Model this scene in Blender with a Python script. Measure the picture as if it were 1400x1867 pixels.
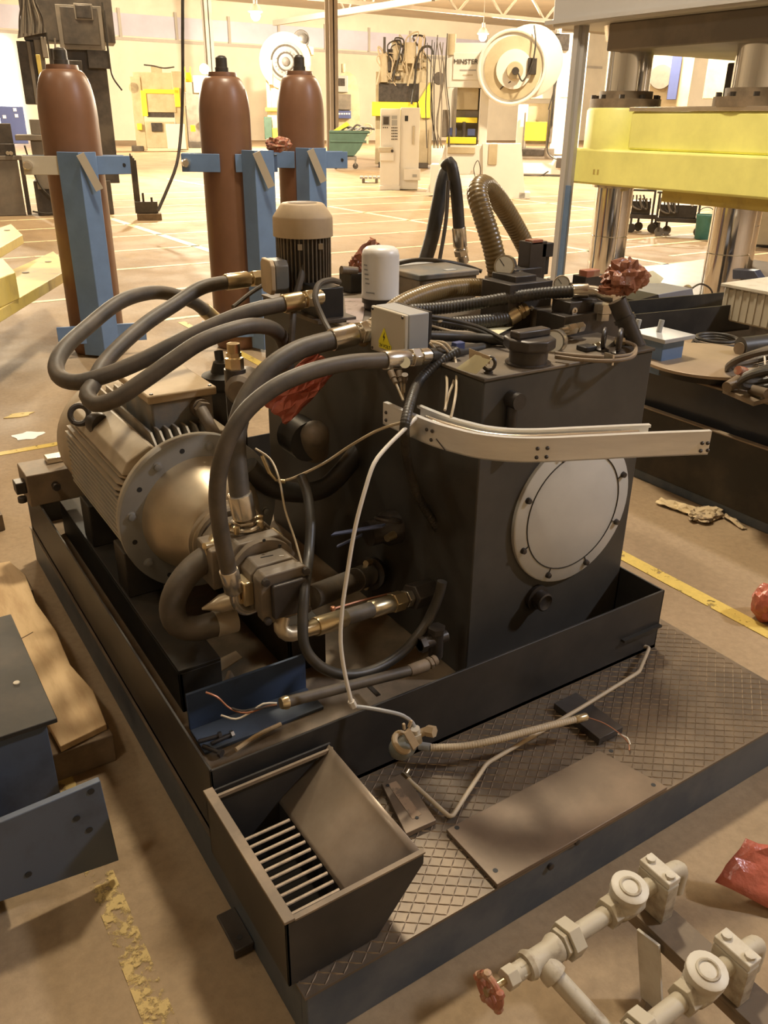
import bpy, bmesh, math, random
from mathutils import Vector, Matrix
random.seed(7)
for o in list(bpy.data.objects): bpy.data.objects.remove(o, do_unlink=True)
SC = bpy.context.scene
COL = SC.collection
# ---------------------------------------------------------------- camera
F, CX, CY, HC = 1515.0, 700.0, 933.5, 1.5          # focal length in pixels of the 1400x1867 frame, eye height
HZ, ROLL, VPY = 222.0, 0.013, -385.0               # horizon row, its slope, vanishing point of the depth axis
def _axes():
    a = Vector((-1700, HZ-ROLL*1700-CY, F)); b = Vector((1700, HZ+ROLL*1700-CY, F))
    up = a.cross(b).normalized()
    if up.y > 0: up = -up
    Y = Vector((VPY-CX, HZ+ROLL*(VPY-700)-CY, F)).normalized()
    return Y.cross(up), Y, up
AX, AY, AZ = _axes()
R3 = Matrix((AX, AY, AZ))                           # camera (right, down, forward) -> world
CAM = Vector((0, 0, HC))
cd = bpy.data.cameras.new('camera'); cam = bpy.data.objects.new('camera', cd); COL.objects.link(cam)
rm = Matrix((R3.col[0], -R3.col[1], -R3.col[2])).transposed()
cam.matrix_world = Matrix.Translation(CAM) @ rm.to_4x4()
cd.sensor_fit = 'VERTICAL'; cd.sensor_height = 36.0; cd.lens = F/1867.0*36.0
cd.clip_start = 0.05; cd.clip_end = 400
SC.camera = cam
def W(px, py, x=None, y=None, z=None):
    """the point where the photo pixel's ray meets the plane x=, y= or z="""
    d = R3 @ Vector((px-CX, py-CY, F))
    if z is not None: t = (z-HC)/d.z
    elif y is not None: t = y/d.y
    else: t = x/d.x
    return CAM + d*t
# ---------------------------------------------------------------- world, exposure, lamps
w = bpy.data.worlds.new('world'); SC.world = w; w.use_nodes = True
w.node_tree.nodes['Background'].inputs[0].default_value = (1.0, 0.86, 0.68, 1)
w.node_tree.nodes['Background'].inputs[1].default_value = 0.2
vs = SC.view_settings
vs.view_transform = 'Standard'; vs.look = 'None'; vs.exposure = 0.5; vs.gamma = 1.0; vs.use_curve_mapping = False
WARM = (1.0, 0.86, 0.64)
LAMPS = [  # x, y, z, watts, colour, bare bulb?, label
    (2.7, 4.0, 6.6, 265, WARM, 0, 'high bay lamp hanging over the second tank unit'),
    (-2.2, 0.3, 6.6, 16, (1.0, 0.82, 0.58), 0, 'high bay lamp hanging left of the camera'),
    (-3.0, 7.0, 6.6, 30, WARM, 0, 'high bay lamp hanging above the yellow forks'),
    (7.5, -2.5, 6.6, 420, (0.84, 0.88, 1.0), 0, 'added cool fill light in place of daylight, right of the yellow press'),  # added fill for the front faces, stands in for daylight from the right
    (3.6, 14.5, 6.6, 400, (1.0, 0.8, 0.52), 0, 'high bay lamp hanging beyond the brown gas bottles'),
    (12.5, 11.0, 6.6, 700, (1.0, 0.82, 0.56), 0, 'high bay lamp hanging beyond the yellow press'),
    (8.5, 22.5, 6.6, 2000, (1.0, 0.84, 0.6), 0, 'high bay lamp hanging over the middle aisle'),
    (20.0, 17.0, 6.6, 1900, (1.0, 0.84, 0.62), 0, 'high bay lamp hanging near the flywheel press'),
    (21.6, 45.9, 6.6, 9500, (1.0, 0.88, 0.66), 1, 'glaring bare lamp near far wall, above the gas bottles'),
    (38.0, 47.4, 6.6, 11000, (1.0, 0.88, 0.66), 1, 'glaring bare lamp near far wall, above the lettered press'),
    (4.0, 40.0, 6.6, 10000, (1.0, 0.86, 0.62), 1, 'unseen fill lamp added at the far left behind the grimy press'),  # added out of view to brighten the far wall and ceiling
    (54.0, 36.0, 6.6, 11000, (1.0, 0.88, 0.7), 1, 'unseen fill lamp added at the far right behind the yellow press'),  # second out-of-view lamp added for far wall brightness
]
# ---------------------------------------------------------------- materials
MATS = {}
def mat(name, col, rough=0.6, metal=0.0, var=0.18, scale=9.0, bump=0.0, col2=None, lo=0.42, hi=0.62, emit=None, spec=0.5, stretch=None, alpha=None, trans=0):
    if name in MATS: return MATS[name]
    m = bpy.data.materials.new(name); m.use_nodes = True; MATS[name] = m
    nt = m.node_tree; b = nt.nodes['Principled BSDF']
    b.inputs['Roughness'].default_value = rough; b.inputs['Metallic'].default_value = metal
    b.inputs['Specular IOR Level'].default_value = spec
    b.inputs['Transmission Weight'].default_value = trans
    tc = nt.nodes.new('ShaderNodeTexCoord'); mp = nt.nodes.new('ShaderNodeMapping')
    if stretch: mp.inputs['Scale'].default_value = stretch
    nt.links.new(tc.outputs['Object'], mp.inputs[0])
    n = nt.nodes.new('ShaderNodeTexNoise'); n.inputs['Scale'].default_value = scale; n.inputs['Detail'].default_value = 6; n.inputs['Roughness'].default_value = 0.62
    nt.links.new(mp.outputs[0], n.inputs['Vector'])
    cr = nt.nodes.new('ShaderNodeValToRGB'); nt.links.new(n.outputs['Fac'], cr.inputs[0])
    c = Vector(col)
    if col2 is None:
        a, d = c*(1-var), c*(1+var); cr.color_ramp.elements[0].position = 0.3; cr.color_ramp.elements[1].position = 0.7
    else:
        a, d = c, Vector(col2); cr.color_ramp.elements[0].position = lo; cr.color_ramp.elements[1].position = hi
    cr.color_ramp.elements[0].color = (*a, 1); cr.color_ramp.elements[1].color = (*[min(1, q) for q in d], 1)
    nt.links.new(cr.outputs[0], b.inputs['Base Color'])
    if bump:
        bp = nt.nodes.new('ShaderNodeBump'); bp.inputs['Strength'].default_value = bump; bp.inputs['Distance'].default_value = 0.01
        n2 = nt.nodes.new('ShaderNodeTexNoise'); n2.inputs['Scale'].default_value = scale*6; nt.links.new(mp.outputs[0], n2.inputs['Vector'])
        nt.links.new(n2.outputs['Fac'], bp.inputs['Height']); nt.links.new(bp.outputs[0], b.inputs['Normal'])
    if emit:
        b.inputs['Emission Color'].default_value = (*emit[0], 1); b.inputs['Emission Strength'].default_value = emit[1]
    return m
blk   = mat('black_paint', (0.026, 0.024, 0.022), 0.45, var=0.3, scale=5, col2=(0.055, 0.048, 0.040), lo=0.4, hi=0.75, spec=0.35)
tankp = mat('tank_black_paint', (0.050, 0.046, 0.040), 0.5, scale=4, col2=(0.082, 0.074, 0.062), lo=0.4, hi=0.75, spec=0.45)
blkd  = mat('dusty_black_paint', (0.030, 0.026, 0.020), 0.55, scale=6, col2=(0.07, 0.053, 0.036), lo=0.45, hi=0.8, spec=0.3)
topd  = mat('dusty_tank_top', (0.075, 0.058, 0.040), 0.55, scale=5, col2=(0.17, 0.13, 0.085))
dust  = mat('dusty_brown_steel', (0.17, 0.125, 0.08), 0.6, scale=7, col2=(0.26, 0.19, 0.12))
plate = mat('oiled_steel_plate', (0.16, 0.115, 0.075), 0.42, metal=0.25, scale=4, col2=(0.23, 0.165, 0.11))
tread = mat('tread_plate_steel', (0.13, 0.10, 0.072), 0.45, metal=0.35, scale=6, col2=(0.20, 0.15, 0.10))
treadr= mat('worn_tread_ridges', (0.42, 0.33, 0.24), 0.35, metal=0.6, var=0.25, scale=20)
skidb = mat('blue_grey_skid_paint', (0.055, 0.07, 0.09), 0.5, scale=6, col2=(0.10, 0.11, 0.12))
bluep = mat('blue_steel_paint', (0.135, 0.215, 0.36), 0.5, var=0.12, scale=6)
bluew = mat('worn_blue_paint', (0.085, 0.105, 0.14), 0.5, scale=4, col2=(0.05, 0.055, 0.065), lo=0.5, hi=0.7)
bluebr= mat('blue_angle_paint', (0.06, 0.09, 0.16), 0.5, scale=5, col2=(0.03, 0.03, 0.03), lo=0.5, hi=0.7)
brown = mat('brown_bottle_paint', (0.185, 0.09, 0.048), 0.38, var=0.12, scale=4)
hosem = mat('dusty_rubber_hose', (0.062, 0.050, 0.036), 0.55, scale=14, col2=(0.13, 0.10, 0.068), lo=0.35, hi=0.75)
hoseb = mat('black_rubber_hose', (0.030, 0.026, 0.021), 0.45, scale=12, col2=(0.075, 0.06, 0.042), lo=0.45, hi=0.75)
suct  = mat('olive_suction_hose', (0.20, 0.135, 0.055), 0.32, var=0.2, scale=8)
zinc  = mat('yellow_zinc', (0.62, 0.50, 0.30), 0.28, metal=0.85, var=0.15, scale=10)
nick  = mat('nickel_plating', (0.66, 0.60, 0.50), 0.25, metal=0.9, var=0.1, scale=10)
chrome= mat('hard_chrome', (0.78, 0.76, 0.74), 0.09, metal=1.0, var=0.04, scale=3)
alu   = mat('brushed_aluminium', (0.74, 0.72, 0.68), 0.38, metal=0.55, var=0.12, scale=4, stretch=(1, 1, 6))
motg  = mat('dusty_motor_grey', (0.30, 0.26, 0.20), 0.55, scale=6, col2=(0.38, 0.31, 0.22))
mott  = mat('motor_cast_tan', (0.34, 0.27, 0.18), 0.5, scale=6, col2=(0.43, 0.34, 0.23))
bell  = mat('cast_aluminium_bell', (0.50, 0.41, 0.28), 0.38, metal=0.55, var=0.12, scale=10)
flg   = mat('flange_grey', (0.27, 0.26, 0.235), 0.45, metal=0.3, var=0.12, scale=7)
termb = mat('terminal_box_blue_grey', (0.13, 0.135, 0.13), 0.5, scale=6, col2=(0.25, 0.20, 0.14))
tanl  = mat('tan_dusty_lid', (0.46, 0.34, 0.20), 0.6, var=0.15, scale=8)
pumpm = mat('pump_cast_brown', (0.125, 0.098, 0.068), 0.5, scale=9, col2=(0.21, 0.16, 0.105))
cover = mat('grey_white_cover', (0.56, 0.54, 0.49), 0.45, var=0.08, scale=5)
creamb= mat('cream_box_paint', (0.52, 0.46, 0.35), 0.45, var=0.05, scale=5)
greyb = mat('grey_enclosure', (0.36, 0.36, 0.35), 0.45, var=0.05, scale=5)
white = mat('white_enamel', (0.80, 0.77, 0.72), 0.35, var=0.03, scale=5)
paper = mat('paper_tag', (0.72, 0.66, 0.42), 0.7, var=0.05, scale=5)
paperw= mat('white_paper', (0.82, 0.80, 0.74), 0.7, var=0.04, scale=5)
yel   = mat('press_yellow', (0.88, 0.85, 0.27), 0.45, var=0.10, scale=3)
yelo  = mat('mustard_fork_yellow', (0.56, 0.44, 0.11), 0.5, scale=5, col2=(0.40, 0.30, 0.09), lo=0.5, hi=0.7)
yels  = mat('sticker_yellow', (0.85, 0.74, 0.03), 0.4, var=0.03)
inkb  = mat('black_ink', (0.02, 0.02, 0.02), 0.6, var=0.0)
redp  = mat('red_plastic_film', (0.50, 0.135, 0.085), 0.30, var=0.2, scale=12, bump=0.3)
redc  = mat('crumpled_brown_red_film', (0.32, 0.125, 0.07), 0.32, var=0.25, scale=15, bump=0.3)
redw  = mat('worn_red_handwheel', (0.34, 0.12, 0.065), 0.5, scale=30, col2=(0.42, 0.28, 0.17), lo=0.5, hi=0.65)
pipec = mat('cream_pipe_paint', (0.50, 0.44, 0.33), 0.55, scale=16, col2=(0.25, 0.19, 0.125), lo=0.50, hi=0.66)
pipew = mat('white_pipe_paint', (0.62, 0.57, 0.47), 0.5, scale=10, col2=(0.45, 0.38, 0.28), lo=0.5, hi=0.75)
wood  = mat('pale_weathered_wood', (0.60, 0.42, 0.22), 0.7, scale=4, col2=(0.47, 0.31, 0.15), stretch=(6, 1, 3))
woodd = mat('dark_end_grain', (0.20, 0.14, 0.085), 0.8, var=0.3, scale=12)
wirew = mat('white_cable', (0.68, 0.62, 0.52), 0.45, var=0.05)
wirec = mat('cream_cable', (0.52, 0.42, 0.28), 0.5, var=0.1)
glass = mat('gauge_face', (0.86, 0.84, 0.76), 0.3, var=0.04, scale=60)
rag   = mat('stained_rag', (0.52, 0.40, 0.24), 0.85, scale=30, col2=(0.22, 0.16, 0.10), lo=0.5, hi=0.6)
gtank = mat('glossy_black_tank', (0.035, 0.035, 0.038), 0.18, var=0.2, scale=4)
dsteel= mat('dark_oily_steel', (0.06, 0.05, 0.042), 0.4, metal=0.3, var=0.4, scale=9)
copper= mat('copper_wire', (0.45, 0.20, 0.11), 0.4, metal=0.5, var=0.1)
teal  = mat('teal_bucket', (0.08, 0.25, 0.22), 0.45, var=0.1)
dgreen= mat('dark_green_paint', (0.055, 0.105, 0.075), 0.5, var=0.2, scale=3)
mdark = mat('grimy_machine_brown', (0.045, 0.036, 0.029), 0.55, scale=2, col2=(0.10, 0.08, 0.06))
mgrey = mat('grimy_machine_grey', (0.15, 0.13, 0.105), 0.55, scale=2, col2=(0.22, 0.185, 0.145))
mcream= mat('machine_cream', (0.52, 0.44, 0.29), 0.5, scale=1.5, col2=(0.42, 0.34, 0.21))
mwhite= mat('machine_white', (0.74, 0.71, 0.65), 0.45, var=0.06, scale=1)
myel  = mat('guard_yellow', (0.80, 0.68, 0.05), 0.45, var=0.06, scale=2)
mblue = mat('cabinet_navy', (0.07, 0.09, 0.22), 0.45, var=0.1, scale=2)
lilac = mat('press_crown_grey', (0.42, 0.40, 0.385), 0.5, var=0.06, scale=1)
# ---------------------------------------------------------------- mesh helpers
MW = {}
class M:
    def __init__(s): s.v = []; s.f = []
    def add(s, vs, fs):
        k = len(s.v); s.v += [Vector(p) for p in vs]; s.f += [tuple(i+k for i in f) for f in fs]; return s
    def box(s, x0, x1, y0, y1, z0, z1):
        return s.add([(x0,y0,z0),(x1,y0,z0),(x1,y1,z0),(x0,y1,z0),(x0,y0,z1),(x1,y0,z1),(x1,y1,z1),(x0,y1,z1)],
                     [(0,3,2,1),(4,5,6,7),(0,1,5,4),(1,2,6,5),(2,3,7,6),(3,0,4,7)])
    def bar(s, a, b, wd, h, up=(0,0,1)):
        """rectangular bar from a to b, width wd across, height h along up"""
        a, b = Vector(a), Vector(b); d = (b-a).normalized(); u = Vector(up); sd = d.cross(u)
        if sd.length < 1e-6: sd = d.cross(Vector((1,0,0)))
        sd.normalize(); u = sd.cross(d); sd *= wd/2; u = u*h/2
        return s.add([a-sd-u,a+sd-u,a+sd+u,a-sd+u,b-sd-u,b+sd-u,b+sd+u,b-sd+u],
                     [(0,3,2,1)[::-1],(4,5,6,7)[::-1],(0,1,5,4)[::-1],(1,2,6,5)[::-1],(2,3,7,6)[::-1],(3,0,4,7)[::-1]])
    def lathe(s, a, axis, prof, n=20):
        """prof: list of (distance along axis, radius)"""
        a = Vector(a); ax = Vector(axis).normalized()
        u = ax.orthogonal().normalized(); v = ax.cross(u); k = len(s.v)
        for d, r in prof:
            for i in range(n):
                t = 2*math.pi*i/n; s.v.append(a+ax*d+(u*math.cos(t)+v*math.sin(t))*max(r, 1e-5))
        for j in range(len(prof)-1):
            for i in range(n):
                s.f.append((k+j*n+i, k+j*n+(i+1)%n, k+(j+1)*n+(i+1)%n, k+(j+1)*n+i))
        s.f.append(tuple(k+i for i in range(n))[::-1]); m = k+(len(prof)-1)*n; s.f.append(tuple(m+i for i in range(n)))
        return s
    def cyl(s, a, b, r, r2=None, n=18):
        a, b = Vector(a), Vector(b)
        return s.lathe(a, b-a, [(0, r), ((b-a).length, r if r2 is None else r2)], n)
    def hexn(s, a, b, r): return s.cyl(a, b, r, n=6)
    def prism(s, poly, off):
        """closed polygon of 3D points pushed along off"""
        off = Vector(off); n = len(poly); k = len(s.v); P = [Vector(p) for p in poly]
        nrm = Vector((0,0,0))
        for i in range(n): nrm += P[i].cross(P[(i+1)%n])
        if nrm.dot(off) > 0: P.reverse()
        s.v += P+[p+off for p in P]; s.f.append(tuple(k+i for i in range(n))); s.f.append(tuple(k+n+i for i in reversed(range(n))))
        for i in range(n): s.f.append((k+i, k+n+i, k+n+(i+1)%n, k+(i+1)%n))
        return s
    def tube(s, pts, r, n=10, caps=True):
        """straight-through sweep along a dense list of points; r number or list"""
        P = [Vector(p) for p in pts]; m = len(P); k = len(s.v)
        T = [(P[min(i+1,m-1)]-P[max(i-1,0)]).normalized() for i in range(m)]
        u = T[0].orthogonal().normalized()
        for i in range(m):
            u = (u-T[i]*u.dot(T[i])).normalized(); v = T[i].cross(u); rr = r[i] if isinstance(r, (list,tuple)) else r
            for j in range(n):
                t = 2*math.pi*j/n; s.v.append(P[i]+(u*math.cos(t)+v*math.sin(t))*rr)
        for i in range(m-1):
            for j in range(n): s.f.append((k+i*n+j, k+i*n+(j+1)%n, k+(i+1)*n+(j+1)%n, k+(i+1)*n+j))
        if caps: s.f.append(tuple(k+j for j in range(n))[::-1]); s.f.append(tuple(k+(m-1)*n+j for j in range(n)))
        return s
    def torus(s, c, axis, R, r, n=20, k=8, a0=0, a1=2*math.pi):
        c = Vector(c); ax = Vector(axis).normalized(); u = ax.orthogonal().normalized(); v = ax.cross(u)
        full = abs(a1-a0-2*math.pi) < 1e-6
        pts = [c+(u*math.cos(a0+(a1-a0)*i/n)+v*math.sin(a0+(a1-a0)*i/n))*R for i in range(n+1)]
        return s.tube(pts, r, k, caps=not full)
    def ball(s, c, r, n=12, sx=1, sy=1, sz=1):
        c = Vector(c); k = len(s.v); h = n//2
        for i in range(h+1):
            p = math.pi*i/h
            for j in range(n):
                t = 2*math.pi*j/n; s.v.append(c+Vector((math.sin(p)*math.cos(t)*r*sx, math.sin(p)*math.sin(t)*r*sy, math.cos(p)*r*sz)))
        for i in range(h):
            for j in range(n): s.f.append((k+i*n+j, k+(i+1)*n+j, k+(i+1)*n+(j+1)%n, k+i*n+(j+1)%n))
        return s
    def build(s, name, m, parent=None, bevel=0.0, local=False, ang=38, label=None, kind=None):
        me = bpy.data.meshes.new(name)
        vs = s.v
        if parent is not None:
            if not local: inv = MW[parent.name].inverted(); vs = [inv @ p for p in vs]
            org = Vector((0,0,0))
        else:
            lo = [min(p[i] for p in vs) for i in range(3)]; hi = [max(p[i] for p in vs) for i in range(3)]
            org = Vector(((lo[0]+hi[0])/2, (lo[1]+hi[1])/2, lo[2])); vs = [p-org for p in vs]
        me.from_pydata([tuple(p) for p in vs], [], s.f); me.update()
        me.shade_smooth(); me.set_sharp_from_angle(angle=math.radians(ang))
        o = bpy.data.objects.new(name, me); COL.objects.link(o); me.materials.append(m)
        if parent is not None: o.parent = parent; MW[o.name] = MW[parent.name].copy()
        else: o.location = org; MW[o.name] = Matrix.Translation(org)
        if bevel:
            b = o.modifiers.new('bevel', 'BEVEL'); b.width = bevel; b.segments = 2; b.limit_method = 'ANGLE'
        if label: o['label'] = label
        if kind: o['kind'] = kind
        return o
def tag(o, label, cat, group=None):
    o['label'] = label; o['category'] = cat
    if group: o['group'] = group
    return o
def thing(name, label, cat, loc, rz=0.0, group=None):
    o = bpy.data.objects.new(name, None); COL.objects.link(o); o.empty_display_size = 0.05
    o.location = loc; o.rotation_euler = (0, 0, rz)
    MW[o.name] = Matrix.Translation(Vector(loc)) @ Matrix.Rotation(rz, 4, 'Z')
    return tag(o, label, cat, group)
def struct(o): o['kind'] = 'structure'; return o
def spline(ctrl, step=0.02):
    P = [Vector(p) for p in ctrl]; P = [P[0]*2-P[1]]+P+[P[-1]*2-P[-2]]; out = []
    for i in range(1, len(P)-2):
        p0, p1, p2, p3 = P[i-1:i+3]; n = max(2, int((p2-p1).length/step))
        # centripetal Catmull-Rom
        t0 = 0; t1 = t0+max((p1-p0).length, 1e-4)**0.5; t2 = t1+max((p2-p1).length, 1e-4)**0.5; t3 = t2+max((p3-p2).length, 1e-4)**0.5
        for k in range(n):
            t = t1+(t2-t1)*k/n
            A1 = p0*((t1-t)/(t1-t0))+p1*((t-t0)/(t1-t0)); A2 = p1*((t2-t)/(t2-t1))+p2*((t-t1)/(t2-t1)); A3 = p2*((t3-t)/(t3-t2))+p3*((t-t2)/(t3-t2))
            B1 = A1*((t2-t)/(t2-t0))+A2*((t-t0)/(t2-t0)); B2 = A2*((t3-t)/(t3-t1))+A3*((t-t1)/(t3-t1))
            out.append(B1*((t2-t)/(t2-t1))+B2*((t-t1)/(t2-t1)))
    out.append(P[-2]); return out
def text_mesh(body, size, m, parent, mw, depth=0.002, name='lettering', bold=0.0):
    cu = bpy.data.curves.new('t', 'FONT'); cu.body = body; cu.size = size; cu.align_x = 'CENTER'; cu.align_y = 'CENTER'; cu.extrude = depth; cu.offset = bold
    t = bpy.data.objects.new('t', cu); COL.objects.link(t)
    dg = bpy.context.evaluated_depsgraph_get(); me = bpy.data.meshes.new_from_object(t.evaluated_get(dg))
    bpy.data.objects.remove(t); me.name = name
    me.transform(MW[parent.name].inverted() @ mw); me.materials.clear(); me.materials.append(m)
    o = bpy.data.objects.new(name, me); COL.objects.link(o); o.parent = parent; MW[o.name] = MW[parent.name].copy(); return o
def dup(root, loc, rz, label=None):
    r = root.copy(); COL.objects.link(r); r.location = loc; r.rotation_euler = (0, 0, rz)
    if label: r['label'] = label
    for ch in list(root.children):
        c = ch.copy(); COL.objects.link(c); c.parent = r
        for g in list(ch.children):
            d = g.copy(); COL.objects.link(d); d.parent = c
    return r
# ---------------------------------------------------------------- high bay lamps (light inside each)
lampglow = mat('lamp_lens_glow', (1, 0.95, 0.85), 0.4, var=0, emit=((1.0, 0.92, 0.75), 30))
lampcan = mat('lamp_spun_aluminium', (0.5, 0.5, 0.5), 0.4, metal=0.6, var=0.05)
for x, y, z, wt, col, bulb, lab in LAMPS:
    t = thing('high_bay_lamp', lab, 'lamp', (x, y, z), group='high bay ceiling lamps')
    M().lathe((x, y, z), (0,0,1), [(0.0, 0.36), (0.02, 0.37), (0.25, 0.24), (0.36, 0.12), (0.38, 0.12), (0.6, 0.12), (0.62, 0.05)], 24).build('reflector', lampcan, t)
    M().cyl((x, y, z+0.6), (x, y, 9.59), 0.02, n=8).build('stem', lampcan, t)
    M().lathe((x, y, z-0.012), (0,0,1), [(0.0, 0.33), (0.011, 0.33)], 24).build('lens', lampglow, t)
    if bulb: ld = bpy.data.lights.new('lamp_light', 'POINT'); ld.shadow_soft_size = 0.3
    else: ld = bpy.data.lights.new('lamp_light', 'AREA'); ld.shape = 'DISK'; ld.size = 0.66
    ld.energy = wt; ld.color = col
    lo = bpy.data.objects.new('lamp_light', ld); COL.objects.link(lo); lo.parent = t; lo.location = (0, 0, -0.5 if bulb else -0.02)
    if bulb: M().ball((x, y, z-0.15), 0.25, 16).build('bulb', lampglow, t)
# ================================================================ THE SETTING
def floor_material():
    m = bpy.data.materials.new('worn_concrete'); m.use_nodes = True; nt = m.node_tree; b = nt.nodes['Principled BSDF']
    tc = nt.nodes.new('ShaderNodeTexCoord')
    def noise(s, d=6, st=(1,1,1)):
        mp = nt.nodes.new('ShaderNodeMapping'); mp.inputs['Scale'].default_value = st; nt.links.new(tc.outputs['Object'], mp.inputs[0])
        n = nt.nodes.new('ShaderNodeTexNoise'); n.inputs['Scale'].default_value = s; n.inputs['Detail'].default_value = d; n.inputs['Roughness'].default_value = 0.65
        nt.links.new(mp.outputs[0], n.inputs[0]); return n.outputs['Fac']
    def ramp(f, p0, c0, p1, c1):
        r = nt.nodes.new('ShaderNodeValToRGB'); r.color_ramp.elements[0].position = p0; r.color_ramp.elements[1].position = p1
        r.color_ramp.elements[0].color = (*c0, 1); r.color_ramp.elements[1].color = (*c1, 1); nt.links.new(f, r.inputs[0]); return r.outputs[0]
    def mul(a, c, f=1.0):
        x = nt.nodes.new('ShaderNodeMix'); x.data_type = 'RGBA'; x.blend_type = 'MULTIPLY'; x.inputs[0].default_value = f
        nt.links.new(a, x.inputs[6]); nt.links.new(c, x.inputs[7]); return x.outputs[2]
    base = ramp(noise(0.9), 0.3, (0.285, 0.20, 0.118), 0.7, (0.36, 0.262, 0.158))
    st = ramp(noise(2.2, 8, (1, 0.35, 1)), 0.36, (0.76, 0.74, 0.71), 0.52, (1, 1, 1))
    fine = ramp(noise(40, 4), 0.3, (0.86, 0.86, 0.86), 0.65, (1.06, 1.06, 1.06))
    nt.links.new(mul(mul(base, st, 0.8), fine), b.inputs['Base Color'])
    b.inputs['Specular IOR Level'].default_value = 0.22
    r2 = ramp(noise(1.6), 0.35, (0.55,)*3, 0.7, (0.8,)*3); nt.links.new(r2, b.inputs['Roughness'])
    bp = nt.nodes.new('ShaderNodeBump'); bp.inputs['Strength'].default_value = 0.12; bp.inputs['Distance'].default_value = 0.01
    nt.links.new(noise(60, 3), bp.inputs['Height']); nt.links.new(bp.outputs[0], b.inputs['Normal'])
    return m
floor = M().box(-30.4, 70.4, -12.4, 68.4, -0.2, 0.0).build('floor', floor_material()); struct(floor)
def line_paint(name, col, scale, lo, hi):
    m = mat(name, col, 0.6, var=0.12, scale=scale*2); nt = m.node_tree; b = nt.nodes['Principled BSDF']; out = nt.nodes['Material Output']
    tr = nt.nodes.new('ShaderNodeBsdfTransparent'); mx = nt.nodes.new('ShaderNodeMixShader'); n = nt.nodes.new('ShaderNodeTexNoise'); n.inputs['Scale'].default_value = scale; n.inputs['Detail'].default_value = 8; n.inputs['Roughness'].default_value = 0.7
    tc = nt.nodes.new('ShaderNodeTexCoord'); nt.links.new(tc.outputs['Object'], n.inputs['Vector'])
    r = nt.nodes.new('ShaderNodeValToRGB'); r.color_ramp.elements[0].position = lo; r.color_ramp.elements[1].position = hi; nt.links.new(n.outputs['Fac'], r.inputs[0])
    nt.links.new(r.outputs[0], mx.inputs[0]); nt.links.new(b.outputs[0], mx.inputs[1]); nt.links.new(tr.outputs[0], mx.inputs[2]); nt.links.new(mx.outputs[0], out.inputs[0]); return m
wornyel = line_paint('worn_line_yellow', (0.56, 0.40, 0.09), 22, 0.56, 0.64)
flakyel = line_paint('flaking_line_yellow', (0.54, 0.39, 0.14), 20, 0.46, 0.52)
paleyel = line_paint('pale_line_yellow', (0.80, 0.72, 0.45), 9, 0.55, 0.72)
whitep = mat('spilt_white_paint', (0.8, 0.78, 0.74), 0.6, var=0.05)
def line_along_x(y, x0, x1, wd, m): return M().box(x0, x1, y-wd/2, y+wd/2, 0.0005, 0.0025).build('painted_line', m, floor)
def line_along_y(x, y0, y1, wd, m): return M().box(x-wd/2, x+wd/2, y0, y1, 0.0005, 0.0025).build('painted_line', m, floor)
line_along_y(2.315, -1.0, 6.6, 0.062, wornyel)
line_along_y(0.203, -1.0, 1.95, 0.055, flakyel)
line_along_x(4.22, -4.0, 1.9, 0.05, wornyel)
line_along_y(4.08, 6.8, 16.5, 0.12, paleyel)
for y in (6.75, 8.02, 9.43, 10.83, 12.2, 13.62, 15.0, 16.4, 17.8, 19.3):
    line_along_x(y, 0.3 if y > 7 else 2.0, 14.5, 0.07, paleyel)
line_along_y(12.9, 8.5, 21, 0.10, paleyel); line_along_y(8.4, 6.0, 24, 0.10, paleyel)
for y in (7.2, 8.6, 10.1): line_along_x(y, 9.0, 16.0, 0.07, paleyel)
c = W(50, 795, z=0.0)
M().prism([c+Vector((math.cos(a)*0.075*(1+0.25*math.sin(3*a+1)), math.sin(a)*0.06*(1+0.2*math.cos(5*a)), 0.0005)) for a in [i*math.pi/9 for i in range(18)]], (0,0,0.002)).build('paint_splash', whitep, floor)
c = W(35, 757, z=0.0)
M().prism([c+Vector((math.cos(a)*0.07*(1+0.3*math.sin(4*a)), math.sin(a)*0.04, 0.0005)) for a in [i*math.pi/9 for i in range(18)]], (0,0,0.002)).build('paint_splash', wornyel, floor)
# building shell
blockw = mat('painted_block_wall', (0.68, 0.60, 0.47), 0.7, var=0.08, scale=0.4)
roofm = mat('roof_deck_cream', (0.52, 0.42, 0.29), 0.7, var=0.12, scale=0.3)
trussm = mat('truss_grey_paint', (0.42, 0.37, 0.31), 0.55, var=0.1, scale=0.6)
bandm = mat('clerestory_blue_glass', (0.50, 0.47, 0.55), 0.3, var=0.08, scale=0.6)
YB, XB, ZR = 68.0, 70.0, 9.6
wb = struct(M().box(-30, XB+0.4, YB, YB+0.4, 0, ZR).build('wall_back', blockw))
wr = struct(M().box(XB, XB+0.4, -12, YB, 0, ZR).build('wall_right', blockw))
wl = struct(M().box(-30.4, -30, -12, YB, 0, ZR).build('wall_left', blockw))
wf = struct(M().box(-30, XB, -12.4, -12, 0, ZR).build('wall_front', blockw))
ce = struct(M().box(-30, XB, -12, YB, ZR, ZR+0.3).build('ceiling', roofm))
for i in range(18):      # clerestory band: panes between mullions
    x0 = -8+i*4.2
    M().box(x0, x0+4.0, YB-0.05, YB+0.02, 6.9, 8.3).build('clerestory_pane', bandm, wb)
    M().box(x0-0.2, x0, YB-0.12, YB, 6.6, 8.6).build('mullion', trussm, wb)
M().box(-30, XB, YB-0.15, YB, 6.6, 6.8).build('ledge', trussm, wb)
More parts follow.
